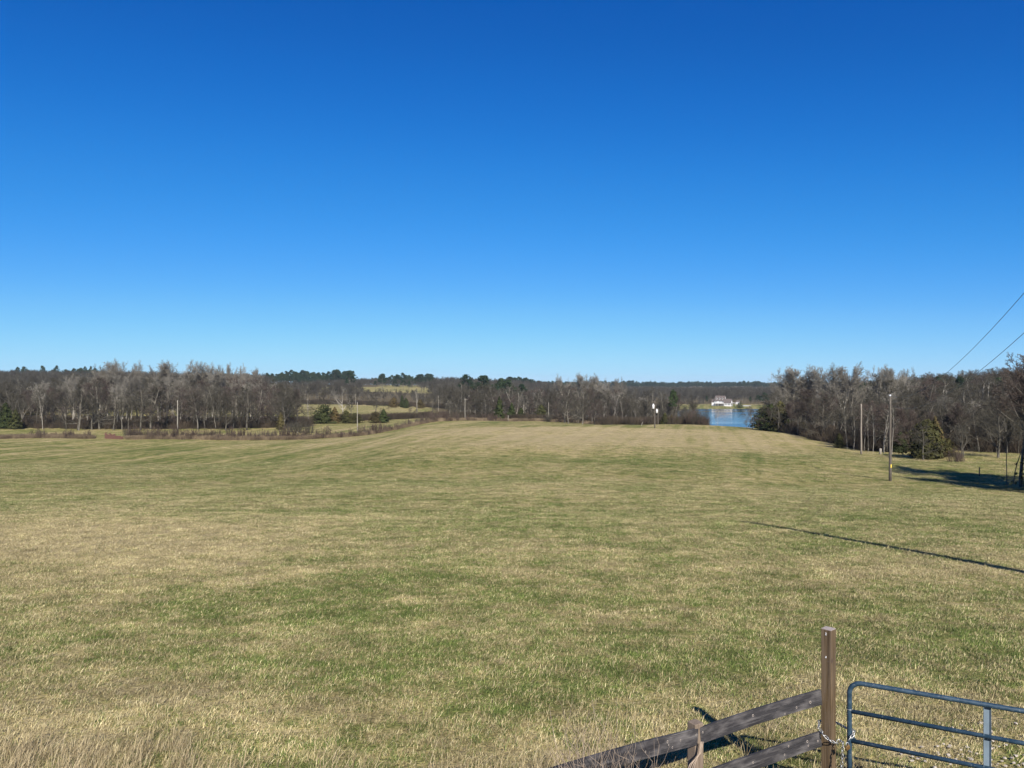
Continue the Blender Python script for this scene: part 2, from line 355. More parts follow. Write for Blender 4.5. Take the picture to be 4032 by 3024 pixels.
PINEF = tinted('pine_needles_far', (.018, .034, .016), (.022, .04, .018), (.028, .045, .02), scale=.05, noisevar=.4)
def Qd(**k):
    q = dict(n=[9, 5, 3, 2, 1], jit=[.06, .13, .18, .22, .2], up=[.03, .07, .06, .05, .03], tap=[.85, .75, .7, .6, .6], st=[.3, .3, .3, .4], k=[2.3, 1.8, 2.2, 2.8],
             ratio=[.55, .5, .55, .65], fall=[.55, .3, .2, .1], ang=[50, 42, 42, 40], rr=[.5, .55, .6, .7], rmin=.015)
    q.update(k); return q
def bare_tree(seed, H, r, Q, d0=(0, 0, 1)):
    """segments split in trunk (trunk and limbs) and crown (branches and twigs)"""
    rd = random.Random(seed); S = []
    grow(rd, S, Vector((0, 0, -.4)), Vector(d0).normalized(), H*.92, r, 0, Q)
    zs = max(s[1].z for s in S); k = H/zs
    S = [(a*k, b*k, c, e, l) for a, b, c, e, l in S]
    return S
def tree_pair(key, seed, H, r, Q, tm, cm, d0=(0, 0, 1), split=1):
    S = bare_tree(seed, H, r, Q, d0)
    A = [s for s in S if s[4] <= split]; B = [s for s in S if s[4] > split]
    nf = lambda l: 7 if l == 0 else (5 if l == 1 else 3)
    return dict(H=H, trunk=segs_mesh(key+'_trunk', A, tm, nf), crown=segs_mesh(key+'_crown', B, cm, nf))
spread = Qd()
spread2 = Qd(ang=[58, 45, 45, 40], st=[.22, .3, .3, .4], ratio=[.62, .5, .55, .65])
vase = Qd(ang=[31, 30, 36, 38], st=[.34, .3, .3, .4], up=[.03, .14, .13, .1, .05], ratio=[.62, .5, .5, .6], k=[3.0, 2.2, 2.4, 3.0], jit=[.05, .07, .1, .14, .15], rr=[.4, .5, .6, .7], n=[9, 5, 3, 2, 1])
slim = Qd(ang=[38, 36, 40, 40], st=[.55, .35, .3, .4], ratio=[.28, .5, .55, .65], k=[2.2, 1.3, 1.8, 2.2], up=[.02, .08, .06, .05, .03])
lowb = Qd(ang=[66, 46, 45, 42], st=[.12, .3, .3, .4], ratio=[.5, .5, .55, .65], fall=[.65, .3, .2, .1], k=[2.2, 1.5, 2, 2.4], up=[.03, .05, .05, .04, .02])
forked = Qd(n=[4, 6, 4, 2, 1], st=[.5, .3, .3, .4], k=[2.2, 1.4, 1.8, 2.4], ang=[28, 40, 42, 40], ratio=[1.3, .45, .5, .6], fall=[.2, .4, .2, .1], rr=[.75, .5, .6, .7])
TV = {
 'spread': [tree_pair('spread', 11, 16, .26, spread, BARK, TWIG), tree_pair('spread', 12, 16, .3, spread2, BARK, TWIG), tree_pair('spread', 13, 16, .24, spread, BARK, TWIG), tree_pair('spread', 14, 16, .24, forked, BARK, TWIG)],
 'vase': [tree_pair('vase', 21, 20, .26, vase, BARKP, TWIGP), tree_pair('vase', 22, 20, .26, vase, BARKP, TWIGP), tree_pair('vase', 23, 20, .26, vase, BARKP, TWIGP)],
 'slim': [tree_pair('slim', 31, 15, .14, slim, BARKP, TWIG), tree_pair('slim', 32, 15, .15, slim, BARKP, TWIG), tree_pair('slim', 33, 15, .13, slim, BARKP, TWIG, (.06, 0, 1))],
 'grey': [tree_pair('grey', 34, 15, .14, slim, BARK, TWIG), tree_pair('grey', 35, 15, .15, slim, BARK, TWIG)],
 'red': [tree_pair('red', 41, 14, .2, spread, BARK, TWIGR), tree_pair('red', 42, 14, .2, vase, BARK, TWIGR)],
 'low': [tree_pair('low', 51, 12, .22, lowb, BARK, TWIG), tree_pair('low', 52, 12, .22, lowb, BARK, TWIGR)],
 'white': [tree_pair('white', 61, 13, .3, Qd(k=[1.3, 1.0, 1, .8], n=[7, 5, 3, 2, 1], ang=[34, 40, 42, 40], st=[.35, .4, .4, .5], ratio=[.55, .4, .4, .5]), BARKP, TWIGP), tree_pair('white', 62, 13, .3, forked, BARKP, TWIGP)],
}
def leaf_mesh(name, C, Nrm, size, mat, r):
    """leaf sprays: one irregular quad each, facing roughly Nrm"""
    n = len(C); Nrm = Nrm+r.normal(0, .55, (n, 3)); Nrm /= np.linalg.norm(Nrm, axis=1, keepdims=True)
    a = r.normal(0, 1, (n, 3)); u = np.cross(Nrm, a); u /= np.linalg.norm(u, axis=1, keepdims=True); v = np.cross(Nrm, u)
    s = (size*r.uniform(.6, 1.4, n))[:, None]; e = r.uniform(.45, .9, n)[:, None]
    Q = np.stack([C-u*s, C-v*s*e, C+u*s, C+v*s*e], 1)
    return mesh_np(name, Q.reshape(-1, 3), np.arange(n*4).reshape(-1, 4), [mat])
def cedar(key, seed, H, Rb, mat, blunt=1.0, n=3200):
    r = np.random.default_rng(seed)
    t = r.beta(1.1, 1.7, n); prof = (1-t)**(.75*blunt)*np.minimum(1, .55+t*6)
    az = r.uniform(0, 2*PI, n); lump = 1+.3*np.sin(az*3+t*9+seed)+.22*np.sin(az*5-t*23)+.2*np.sin(t*34+az*2)
    rad = Rb*prof*lump*r.beta(4, 1.3, n)
    C = np.stack([rad*np.cos(az), rad*np.sin(az), .1+t*H*.985], 1); Nn = np.stack([np.cos(az), np.sin(az), np.full(n, .5)], 1)
    tr = [(Vector((0, 0, -.3)), Vector((0, 0, H*.9)), .16*H/6, .02, 0)]
    return dict(H=H, trunk=segs_mesh(key+'_trunk', tr, BARK, lambda l: 7), crown=leaf_mesh(key+'_crown', C, Nn, .16*H/6, mat, r))
def pine(key, seed, H, mat, nclump=46, per=60, base=.42, wide=.2):
    r = np.random.default_rng(seed); rd = random.Random(seed); S = []
    S.append((Vector((0, 0, -.4)), Vector((.1, 0, H*.5)), .22, .16, 0)); S.append((Vector((.1, 0, H*.5)), Vector((.15, .1, H*.97)), .16, .04, 0))
    Cs, Ns = [], []
    for i in range(nclump):
        t = base+(1-base)*((i+.5)/nclump); az = rd.uniform(0, 2*PI); q = (t-base)/(1-base)
        R_ = H*wide*(1.05-.85*q**1.6)*(.45+.9*rd.random())*(.6+.4*min(1, q*4+.3)); z = H*t
        c = Vector((.1+R_*math.cos(az), R_*math.sin(az), min(z+R_*.25, H*.985))); S.append((Vector((.1, 0, z-.3)), c, .06, .02, 1))
        cr = H*.062*rd.uniform(.7, 1.35); d = r.normal(0, 1, (per, 3)); d /= np.linalg.norm(d, axis=1, keepdims=True); d *= (r.uniform(.35, 1, per)**.5)[:, None]
        Cs.append(np.array(c[:])+d*np.array([cr*1.25, cr*1.25, cr*.75])); Ns.append(d+np.array([0, 0, .35]))
    return dict(H=H, trunk=segs_mesh(key+'_trunk', S, BARK, lambda l: 6 if l == 0 else 3), crown=leaf_mesh(key+'_crown', np.concatenate(Cs), np.concatenate(Ns), .26*H/16, mat, r))
TV['cedar'] = [cedar('cedar', 1, 6, 1.75, CEDAR), cedar('cedar', 2, 6, 2.2, CEDAR, .8), cedar('cedar', 3, 6, 2.7, CEDAR, .62)]
TV['bronze'] = [cedar('bronze', 5, 6, 1.8, CEDARB), cedar('bronze', 6, 6, 2.5, CEDARB, .65)]
TV['spire'] = [cedar('spire', 7, 8, 1.7, CEDAR, 1.0)]
TV['pine'] = [pine('pine', 1, 16, PINE), pine('pine', 2, 16, PINE, 40, 60, .5, .22), pine('pine', 3, 16, PINE, 52, 60, .35, .24)]
TV['round'] = [cedar('round', 9, 5, 2.3, CEDAR, .38, 2200)]
def shrub(key, seed, H, n, spread_, mat, kids=5):
    """upright many-stemmed bare shrub"""
    rd = random.Random(seed); S = []; B = []
    for i in range(n):
        a = rd.uniform(0, 2*PI); q = rd.random()**.6; p = Vector((math.cos(a)*q*spread_, math.sin(a)*q*spread_, -.1)); L = H*rd.uniform(.5, 1)*(1-.35*q)
        d = Vector((math.cos(a)*q*.3+rd.gauss(0, .09), math.sin(a)*q*.3+rd.gauss(0, .09), 1)).normalized()
        for k in range(3):
            d = (d+Vector((rd.gauss(0, .1), rd.gauss(0, .1), .08))).normalized(); e = p+d*L/3; S.append((p, e, .034-.007*k, .027-.007*k, 0)); p = e
            for _ in range(kids if k else 2):
                dd = rot_from(d, R(rd.gauss(32, 8)), rd.uniform(0, 2*PI)); o_ = p-d*L/3*rd.random(); B.append((o_, o_+dd*L*rd.uniform(.12, .3), .016, .01, 1))
    return dict(H=H, trunk=segs_mesh(key+'_stems', S, mat, lambda l: 3), crown=segs_mesh(key+'_twigs', B, mat, lambda l: 3))
TV['shrub'] = [shrub('shrub', 1, 3, 40, .8, SHRUBM), shrub('shrub', 2, 3, 28, .55, SHRUBM), shrub('shrub', 3, 3, 46, 1.2, SHRUBM), shrub('shrub', 4, 3, 18, .4, SHRUBM)]
TV['bush'] = [shrub('bush', 5, 4, 60, 2.2, SHRUBM, 7), shrub('bush', 6, 4, 50, 1.8, TWIG, 7)]
NAME = dict(spread='bare_tree', vase='bare_tree', slim='bare_tree', grey='bare_tree', red='bare_tree', low='bare_tree', white='bare_tree', cedar='cedar_tree', bronze='cedar_tree', spire='cedar_tree', pine='pine_tree', round='evergreen_tree', shrub='shrub', bush='shrub')
CAT = dict(bare_tree='tree', cedar_tree='tree', pine_tree='tree', evergreen_tree='tree', shrub='shrub')
_used = {}
def plant(kind, px, Y, top=None, h=None, wid=1.0, label=None, group=None, v=None, off=0):
    """one tree or shrub: Empty at its foot > trunk, crown (mesh data shared between alike ones)"""
    loc = at(px, Y, off)
    vs_ = TV[kind]; v = random.randrange(len(vs_)) if v is None else v % len(vs_); q = vs_[v]
    if h is None: h = CAMZ-(top-1512)/F*Y-loc.z
    k = max(.05, h/q['H']); nm = NAME[kind]
    e = empty(nm, loc, random.uniform(0, 2*PI), label=label, cat=CAT[nm], group=group); e.scale = (k*wid, k*wid, k)
    for part, nme in (('trunk', 'stems' if nm == 'shrub' else 'trunk'), ('crown', 'twigs' if nm == 'shrub' else 'crown')):
        link(nme, q[part], e)
    if group: e['row_px'] = float(px); e['row_kind'] = kind
    return e
def scatter(name, pts, rot, scl, idx, objs, attrs=None):
    """one 'stuff' object: geometry-nodes instances of a few source meshes on a cloud of points"""
    c = bpy.data.collections.new(name+'_sources')
    for i, meh in enumerate(objs):
        o = bpy.data.objects.new('%s_source_%03d' % (name, i), meh); c.objects.link(o)
    me = bpy.data.meshes.new(name); n = len(pts); me.vertices.add(n); me.vertices.foreach_set('co', np.asarray(pts, np.float32).ravel())
    for nm, arr in (('rot', rot), ('scl', scl)):
        a = me.attributes.new(nm, 'FLOAT_VECTOR', 'POINT'); a.data.foreach_set('vector', np.asarray(arr, np.float32).ravel())
    a = me.attributes.new('idx', 'INT', 'POINT'); a.data.foreach_set('value', np.asarray(idx, np.int32))
    for nm, arr in (attrs or {}).items(): fattr(me, nm, arr)
    o = link(name, me)
    g = bpy.data.node_groups.new(name+'_scatter', 'GeometryNodeTree')
    g.interface.new_socket('Geometry', in_out='INPUT', socket_type='NodeSocketGeometry'); g.interface.new_socket('Geometry', in_out='OUTPUT', socket_type='NodeSocketGeometry')
    N = g.nodes; gi = N.new('NodeGroupInput'); go = N.new('NodeGroupOutput'); ip = N.new('GeometryNodeInstanceOnPoints'); ci = N.new('GeometryNodeCollectionInfo')
    ci.inputs['Collection'].default_value = c; ci.inputs['Separate Children'].default_value = True; ci.inputs['Reset Children'].default_value = True
    ip.inputs['Pick Instance'].default_value = True
    def na(nm, ty):
        x = N.new('GeometryNodeInputNamedAttribute'); x.data_type = ty; x.inputs['Name'].default_value = nm; return x.outputs['Attribute']
    L = g.links
    L.new(gi.outputs[0], ip.inputs['Points']); L.new(ci.outputs[0], ip.inputs['Instance']); L.new(na('idx', 'INT'), ip.inputs['Instance Index'])
    L.new(na('rot', 'FLOAT_VECTOR'), ip.inputs['Rotation']); L.new(na('scl', 'FLOAT_VECTOR'), ip.inputs['Scale']); L.new(ip.outputs[0], go.inputs[0])
    md = o.modifiers.new('scatter', 'NODES'); md.node_group = g
    return o
def joined(q):
    """trunk and crown of a variant in one mesh (for far woods)"""
    a, b = q['trunk'], q['crown']; bm = bmesh.new(); bm.from_mesh(a); n = len(bm.faces); bm.from_mesh(b); bm.faces.ensure_lookup_table()
    for f in bm.faces[n:]: f.material_index = 1
    me = bpy.data.meshes.new('far_tree'); bm.to_mesh(me); bm.free(); me.materials.append(a.materials[0]); me.materials.append(b.materials[0]); return me
def interp(tab, x):
    return np.interp(x, [a for a, b in tab], [b for a, b in tab])

# ---------------------------------------------------------------- far woods as masses
def region(px0, px1, y0, y1, spacing):
    n = int(.5*(px1-px0)/F*(y1**2-y0**2)/spacing**2)
    Y = np.sqrt(rng.uniform(y0**2, y1**2, n)); px = rng.uniform(px0, px1, n)
    return px, Y
def clear(px, Y):
    k = np.ones(len(px), bool)
    for a, b, c, d in CLEAR: k &= ~((px > a) & (px < b) & (Y > c) & (Y < d))
    return k
def wood(name, regs, kinds, label, hmul=1.0, hmap=None):
    src = [joined(q) for k in kinds for q in TV[k]]; Hs = np.array([q['H'] for k in kinds for q in TV[k]])
    pts, hs = [], []
    for (a, b, c, d, sp, h0, h1) in regs:
        px, Y = region(a, b, c, d, sp); k = clear(px, Y); px, Y = px[k], Y[k]; x = (px-2016)/F*Y
        pts.append(np.stack([x, Y, gz(x, Y)-.2], 1)); hh = rng.uniform(h0, h1, len(px)); hs.append(hh*(1+.2*np.sin(x/53+Y/90)+.16*np.sin(x/19+1.3)) if name == 'pine_ridge' else hh)
    pts = np.concatenate(pts); hs = np.concatenate(hs); n = len(pts); idx = rng.integers(0, len(src), n); s = hs/Hs[idx]
    rot = np.zeros((n, 3)); rot[:, 2] = rng.uniform(0, 6.28, n); w_ = s*rng.uniform(.9, 1.25, n)
    o = scatter(name, pts, rot, np.stack([w_, w_, s], 1), idx, src)
    return tag(o, label, 'woods', kind='stuff')
wood('hillside_woods', [(-600, 1060, 520, 1150, 11, 11, 17), (1060, 1420, 520, 830, 11, 9, 13), (1420, 1720, 520, 690, 12, 6, 9), (1700, 2450, 460, 1300, 12, 11, 16), (2000, 2620, 1300, 1900, 20, 8, 11),
                        (2420, 3200, 790, 1250, 11, 11, 16), (2420, 3300, 1250, 1650, 18, 9, 12), (1250, 1480, 1010, 1150, 12, 9, 12), (1360, 1740, 1010, 1300, 11, 9, 12), (1640, 1780, 800, 1100, 12, 9, 12)],
     ['spread', 'grey'], 'grey brown bare woodland covering the far hillsides')
wood('deep_woods', [(-400, 1130, 285, 400, 8, 10, 15), (1780, 2480, 290, 460, 8, 11, 15), (2350, 2720, 250, 330, 8, 9, 12), (3080, 3480, 200, 330, 8, 11, 15), (3450, 4700, 152, 330, 7.5, 10, 14), (3300, 4700, 330, 700, 14, 12, 17)],
     ['spread', 'low', 'slim'], 'thick bare wood standing behind the first row of trees')
wood('pine_ridge', [(1700, 4400, 1900, 2750, 20, 9, 16), (-600, 1700, 1900, 2300, 28, 12, 16), (1050, 1390, 1080, 1300, 13, 9, 18), (1490, 1700, 1030, 1150, 11, 9, 18), (3310, 3460, 380, 440, 8, 11, 15), (3580, 4000, 420, 560, 14, 9, 13),
                    (1990, 2300, 1250, 1500, 14, 11, 15), (-100, 380, 1000, 1150, 22, 13, 17)],
     ['pine'], 'dark evergreen pine woods along the skyline ridges')

# ---------------------------------------------------------------- woods near the field: single trees
def row(px0, px1, Y0, Y1, step, env, kinds, label, group, lo=.72, hi=1.0, wid=(.9, 1.3), jit=.8):
    px = px0
    while px < px1:
        Y = random.uniform(Y0, Y1); q = px+random.uniform(-jit, jit)*step; k = random.choice(kinds); t = interp(env, q); b = at(q, Y)
        h = (CAMZ-(t-1512)/F*Y-b.z)*random.uniform(lo, hi)
        plant(k, q, Y, h=max(3, h), wid=random.uniform(*wid), label=label[NAME[k]+':'+k] if isinstance(label, dict) else label, group=group)
        px += step*random.uniform(.7, 1.3)
LEFT = [(-200, 1500), (0, 1500), (120, 1505), (230, 1480), (330, 1462), (520, 1458), (700, 1468), (850, 1475), (1050, 1480), (1150, 1500), (1230, 1540), (1300, 1560)]
row(-40, 1180, 226, 242, 32, LEFT, ['spread', 'low', 'low', 'grey'], 'bare grey brown tree on the front edge of the thick left wood', 'trees along the front of the left wood', .62, .92)
row(-40, 1200, 244, 268, 34, LEFT, ['spread', 'spread', 'red', 'vase'], 'bare tree in the second rank of the thick left wood', 'trees in the middle of the left wood', .8, 1.02)
row(-40, 1150, 270, 300, 52, LEFT, ['spread', 'vase', 'spread'], 'bare tree deep inside the thick left wood', 'trees at the back of the left wood', .85, 1.04)
CENT = [(1760, 1570), (1880, 1545), (2000, 1545), (2080, 1530), (2150, 1512), (2250, 1507), (2400, 1513), (2480, 1522), (2560, 1535), (2620, 1545), (2700, 1560), (2750, 1590), (2790, 1640)]
row(1790, 2560, 264, 276, 33, CENT, ['spread', 'grey', 'low', 'spread'], 'bare grey tree on the front edge of the wood behind the hump of the field', 'trees along the front of the middle wood', .65, .95)
row(1800, 2620, 278, 300, 36, CENT, ['spread', 'red', 'grey', 'vase'], 'bare tree inside the wood behind the hump of the field', 'trees inside the middle wood', .85, 1.03)
row(2230, 2730, 226, 252, 30, CENT, ['spread', 'grey', 'low'], 'bare tree between the transformer poles and the lake', 'trees where the middle wood meets the lake', .6, .98)
RIGHT = [(2960, 1600), (3000, 1565), (3060, 1540), (3150, 1524), (3250, 1520), (3330, 1538), (3420, 1534), (3500, 1528), (3600, 1520), (3700, 1540), (3800, 1545), (3880, 1530), (3950, 1510), (4060, 1480), (4400, 1440)]
def edge(px): return float(np.interp(px, EDGE_PX, EDGE_Y))
px = 3005
while px < 4075:
    for dY, lo, hi, ks in ((4, .55, .85, ['low', 'spread', 'grey', 'red']), (14, .7, 1, ['spread', 'red', 'grey', 'spread']), (27, .82, 1.0, ['spread', 'grey', 'vase'])):
        if px < 3060 and dY < 10 or dY == 27 and random.random() < .45: continue
        q = px+random.uniform(-22, 22); Y = edge(q)+dY+random.uniform(-3, 6); k = random.choice(ks); t = interp(RIGHT, q)
        h = max(3, (CAMZ-(t-1512)/F*Y-at(q, Y).z)*random.uniform(lo, hi))
        plant(k, q, Y, h=h, wid=random.uniform(.9, 1.25), label={4: 'bare brown tree on the front edge of the right wood', 14: 'bare tree in the second rank of the right wood', 27: 'bare tree at the back of the right wood'}[dY],
              group={4: 'trees along the front of the right wood', 14: 'trees in the middle of the right wood', 27: 'trees at the back of the right wood'}[dY])
    px += 30*random.uniform(.75, 1.25)
# trees that stand out one by one: kind, px, depth, top, width, variant, label
SOLO = [
 ('vase', 455, 268, 1407, 1.08, 0, 'tallest pale bare tree standing up over the left wood against the sky'),
 ('vase', 425, 272, 1419, 0.98, 1, 'pale bare tree close left of the tallest one over the left wood'),
 ('vase', 495, 270, 1413, 1.02, 2, 'pale bare tree close right of the tallest one over the left wood'),
 ('vase', 395, 275, 1431, 0.98, 1, 'shorter pale bare tree at the left end of the tallest clump on the left skyline'),
 ('vase', 622, 272, 1415, 1.08, 1, 'wide pale bare tree in the second clump above the left wood'),
 ('vase', 660, 274, 1413, 1.08, 0, 'right hand tree of the second pale clump above the left wood'),
 ('vase', 752, 276, 1417, 0.98, 2, 'left tree of the third pale clump over the left wood, above the first utility pole'),
 ('vase', 790, 278, 1413, 1.08, 1, 'middle tree of the third pale clump over the left wood'),
 ('vase', 838, 276, 1422, 0.98, 0, 'right tree of the third pale clump over the left wood'),
 ('vase', 880, 280, 1435, 0.98, 2, 'low pale treetop between the third and fourth clumps of the left skyline'),
 ('vase', 915, 280, 1423, 0.65, 1, 'narrow pale treetop sticking up right of the third clump'),
 ('vase', 948, 282, 1425, 0.65, 2, 'narrow pale treetop near the right end of the left wood'),
 ('vase', 1005, 284, 1441, 0.86, 0, 'last pale treetop at the right end of the left skyline'),
 ('spread', 888, 226, 1545, 1.15, 1, 'big spreading bare tree with a forked trunk at the left wood edge'),
 ('low', 310, 226, 1540, 1.3, 0, 'large low branching bare tree at the left wood edge'),
 ('slim', 168, 228, 1510, .9, 0, 'pale forked tree with straight trunk near the far left'),
 ('white', 1215, 262, 1550, .6, 0, 'broken pale snag left of the biggest green cedar'),
 ('spread', 1080, 246, 1535, 1.2, 3, 'pale grey fan shaped bare tree above the bronze cedar'),
 ('white', 1350, 330, 1520, 1.1, 1, 'white barked forked tree leaning over the lower field'),
 ('spread', 1382, 318, 1545, .8, 0, 'bare tree behind the low twin cedars'),
 ('spread', 1290, 300, 1530, .8, 2, 'thin bare tree rising behind the biggest green cedar'),
 ('low', 1482, 322, 1540, 1.2, 0, 'wide fan shaped bare tree above the bronze green cedar clump'),
 ('low', 1622, 322, 1575, .8, 1, 'small crooked bare tree at the end of the lower pasture'),
 ('white', 1642, 420, 1525, .8, 0, 'pale trunked tree at the back of the lower pasture'),
 ('low', 1700, 300, 1560, 1.1, 0, 'leaning dark bare tree at the left end of the middle wood'),
 ('spread', 1800, 290, 1528, 1.3, 1, 'broad rounded bare tree between the two pale utility poles'),
 ('spread', 2345, 256, 1530, 1.2, 1, 'pale limbed wide bare tree over the middle wood edge'),
 ('vase', 2285, 300, 1462, 1.12, 0, 'tallest pale treetop over the middle wood against the sky'),
 ('vase', 2318, 302, 1471, 0.99, 1, 'pale treetop right of the tallest one over the middle wood'),
 ('vase', 2226, 305, 1469, 0.86, 2, 'pale treetop left of the tallest one over the middle wood'),
 ('vase', 2382, 300, 1465, 0.86, 2, 'narrow pale treetop at the right end of the middle skyline'),
 ('vase', 2440, 300, 1481, 0.86, 1, 'low pale treetop right of the narrow one on the middle skyline'),
 ('slim', 2618, 236, 1530, 1.0, 0, 'pale straight trunked tree just right of the transformer poles'),
 ('slim', 2563, 240, 1520, .9, 1, 'tall thin bare tree behind the near transformer pole'),
 ('spread', 2718, 224, 1575, .9, 0, 'grey bare tree by the lake behind the right hand small cedar'),
 ('slim', 2818, 206, 1632, .8, 2, 'thin bare sapling in front of the lake'),
 ('slim', 2826, 212, 1610, .8, 1, 'taller thin bare sapling against the lake reflection'),
 ('low', 2962, 192, 1598, 1.15, 1, 'dark trunked bare tree in front of the right part of the lake'),
 ('low', 2996, 190, 1610, 1.0, 0, 'bare brown tree in front of the lake end evergreen of the right wood'),
 ('low', 3028, 183, 1600, 1.1, 1, 'bare tree in front of the black green evergreen'),
 ('low', 3066, 178, 1590, 1.1, 0, 'bare tree between the black green evergreen and the field'),
 ('low', 2940, 190, 1650, .9, 0, 'low sprawling bare bush tree leaning toward the lake'),
 ('vase', 3120, 205, 1434, 1.55, 0, 'rounded pale tree over the right wood nearest to the radio mast'),
 ('vase', 3090, 206, 1446, 1.24, 1, 'pale tree on the left side of the rounded treetop by the mast'),
 ('vase', 3160, 206, 1440, 1.24, 2, 'pale tree on the right side of the rounded treetop by the mast'),
 ('vase', 3222, 200, 1430, 0.93, 1, 'slender pale tree between the two wide treetops of the right wood'),
 ('vase', 3275, 196, 1424, 1.24, 0, 'tall pale tree in the widest clump over the right wood'),
 ('vase', 3312, 196, 1422, 1.24, 2, 'tallest pale tree of the widest clump over the right wood'),
 ('vase', 3350, 196, 1438, 1.24, 1, 'lower pale tree on the right of the widest clump over the right wood'),
 ('vase', 3455, 180, 1436, 0.75, 1, 'narrow pale treetop left of the big field pole'),
 ('vase', 3495, 180, 1433, 0.99, 0, 'pale treetop directly above the big field pole'),
 ('vase', 3532, 180, 1431, 0.99, 2, 'pale treetop just right of the big field pole'),
 ('vase', 3568, 182, 1442, 0.86, 1, 'low pale treetop farther right of the big field pole'),
 ('slim', 3336, 128, 1620, .7, 0, 'slim pale trunk left of the shorter field pole'),
 ('slim', 3362, 126, 1610, .7, 1, 'pair of slim pale stems left next to the shorter field pole'),
 ('slim', 3403, 124, 1615, .7, 2, 'slim pale trunk just right of the shorter field pole'),
 ('slim', 3419, 123, 1600, .7, 0, 'second slim pale trunk right of the shorter field pole'),
 ('slim', 3438, 122, 1612, .7, 1, 'third slim pale trunk right of the shorter field pole'),
 ('slim', 3478, 118, 1600, .8, 2, 'pale double trunk beside the stump left of the big field pole'),
 ('slim', 3512, 116, 1585, .7, 0, 'thin pale tree right behind the big field pole'),
 ('low', 3636, 104, 1660, 1.1, 0, 'bare dark trunked tree in front of the large right cedar'),
 ('spread', 3785, 107, 1640, 1.25, 3, 'forked pale grey bare tree right of the large cedar'),
 ('low', 3795, 110, 1680, 1.2, 0, 'low wide bare tree beside the brown bush at the meadow edge'),
 ('spread', 3930, 108, 1560, 1.1, 1, 'brown bare tree behind the meadow near the right edge'),
 ('red', 4020, 74, 1415, 1.0, 0, 'big reddish twigged bare tree at the right edge of the picture'),
 ('red', 4062, 76, 1380, 1.0, 1, 'tall reddish twigged tree half cut by the right edge of the picture'),
 ('grey', 3965, 75, 1640, .8, 0, 'thin crooked sapling left of the big right edge tree'),
 ('grey', 3990, 76, 1620, .8, 1, 'thin sapling close beside the big right edge tree'),
 ('spread', 4150, 66, 1420, 1.0, 0, 'bare tree beyond the right edge shading the meadow'),
 ('red', 4290, 62, 1430, 1.0, 0, 'second bare tree beyond the right edge shading the meadow'),
 ('pine', 4330, 70, 1440, 1.2, 2, 'pine beyond the right edge whose shade lies on the meadow'),
 ('cedar', 4265, 68, 1600, 1.2, 2, 'cedar beyond the right edge whose shade lies on the meadow'),
 ('red', 4220, 64, 1420, 1.2, 1, 'reddish tree beyond the right edge between the shading trees'),
 ('pine', 4360, 66, 1460, 1.2, 1, 'farther pine beyond the right edge shading the meadow'),
 ('spread', 4420, 68, 1440, 1.1, 2, 'third bare tree beyond the right edge shading the meadow'),
 # evergreens
 ('cedar', 1275, 262, 1592, 1.5, 2, 'biggest green cedar left of the lower pasture'),
 ('bronze', 1318, 262, 1602, 1.3, 0, 'bronze tinted cedar joined to the right of the biggest green cedar'),
 ('cedar', 1362, 264, 1616, 1.7, 1, 'left cedar of the low green twins beside the pole'),
 ('cedar', 1400, 264, 1626, 1.7, 2, 'right rounded cedar of the low green twins, behind the pole'),
 ('bronze', 1478, 262, 1620, 1.5, 1, 'bronze cedar at the left of the clump below the fan shaped tree'),
 ('cedar', 1510, 262, 1610, 1.5, 0, 'pointed green cedar at the right of the clump below the fan shaped tree'),
 ('bronze', 1550, 470, 1564, 1.3, 1, 'rounded bronze cedar at the far edge of the lower pasture'),
 ('spire', 1583, 480, 1555, 1.0, 0, 'dark pointed cedar right of the far bronze one'),
 ('cedar', 1598, 470, 1567, 1.2, 1, 'greenish cedar at the far pasture edge under the open hill'),
 ('bronze', 1655, 480, 1572, 1.3, 1, 'dull cedar at the right end of the far pasture edge'),
 ('cedar', 1135, 280, 1575, 1.1, 1, 'dull cedar half hidden right of the left wood'),
 ('bronze', 1106, 222, 1622, .9, 0, 'brownish narrow cedar at the hedge bend'),
 ('cedar', 22, 226, 1585, 1.0, 1, 'dark cedar at the left edge of the picture'),
 ('cedar', 62, 224, 1610, 1.0, 0, 'smaller dark cedar beside the left edge one'),
 ('bronze', 88, 320, 1550, 1.0, 0, 'small bronze tree in the left wood'),
 ('cedar', 140, 330, 1565, 1.3, 1, 'green cedar seen between trunks near the left edge'),
 ('spire', 1966, 258, 1560, 1.0, 0, 'dark spire shaped cedar right of the second pale utility pole'),
 ('cedar', 2015, 264, 1585, 1.0, 0, 'ragged green cedar right of the dark spire shaped one'),
 ('cedar', 2052, 266, 1605, 1.1, 1, 'low dark cedar hidden among the middle trunks'),
 ('cedar', 2132, 262, 1592, .95, 2, 'yellowish green cedar left of the thin middle pole'),
 ('cedar', 2618, 220, 1625, 1.1, 1, 'yellow green cedar at the foot of the transformer poles'),
 ('bronze', 2645, 222, 1632, 1.0, 0, 'bronze cedar right beside the yellow green one at the poles'),
 ('cedar', 2667, 220, 1640, .9, 0, 'small dark cedar midway between the poles and the lake'),
 ('spire', 2711, 219, 1628, 1.1, 0, 'pointed dark cedar nearest to the lake'),
 ('cedar', 3010, 205, 1600, 1.3, 2, 'dark evergreen at the lake end of the right wood'),
 ('cedar', 3040, 186, 1590, 1.3, 2, 'black green evergreen casting shade on the field at the right wood end'),
 ('cedar', 3072, 184, 1580, 1.2, 1, 'tall black green evergreen inside the right wood end'),
 ('cedar', 3105, 176, 1650, 1.2, 2, 'low dark evergreen at the foot of the right wood'),
 ('cedar', 3160, 172, 1660, 1.2, 2, 'dark low evergreen under the brown trees of the right wood'),
 ('cedar', 3305, 131, 1705, 1.0, 1, 'small dark cedar behind the leaning white post'),
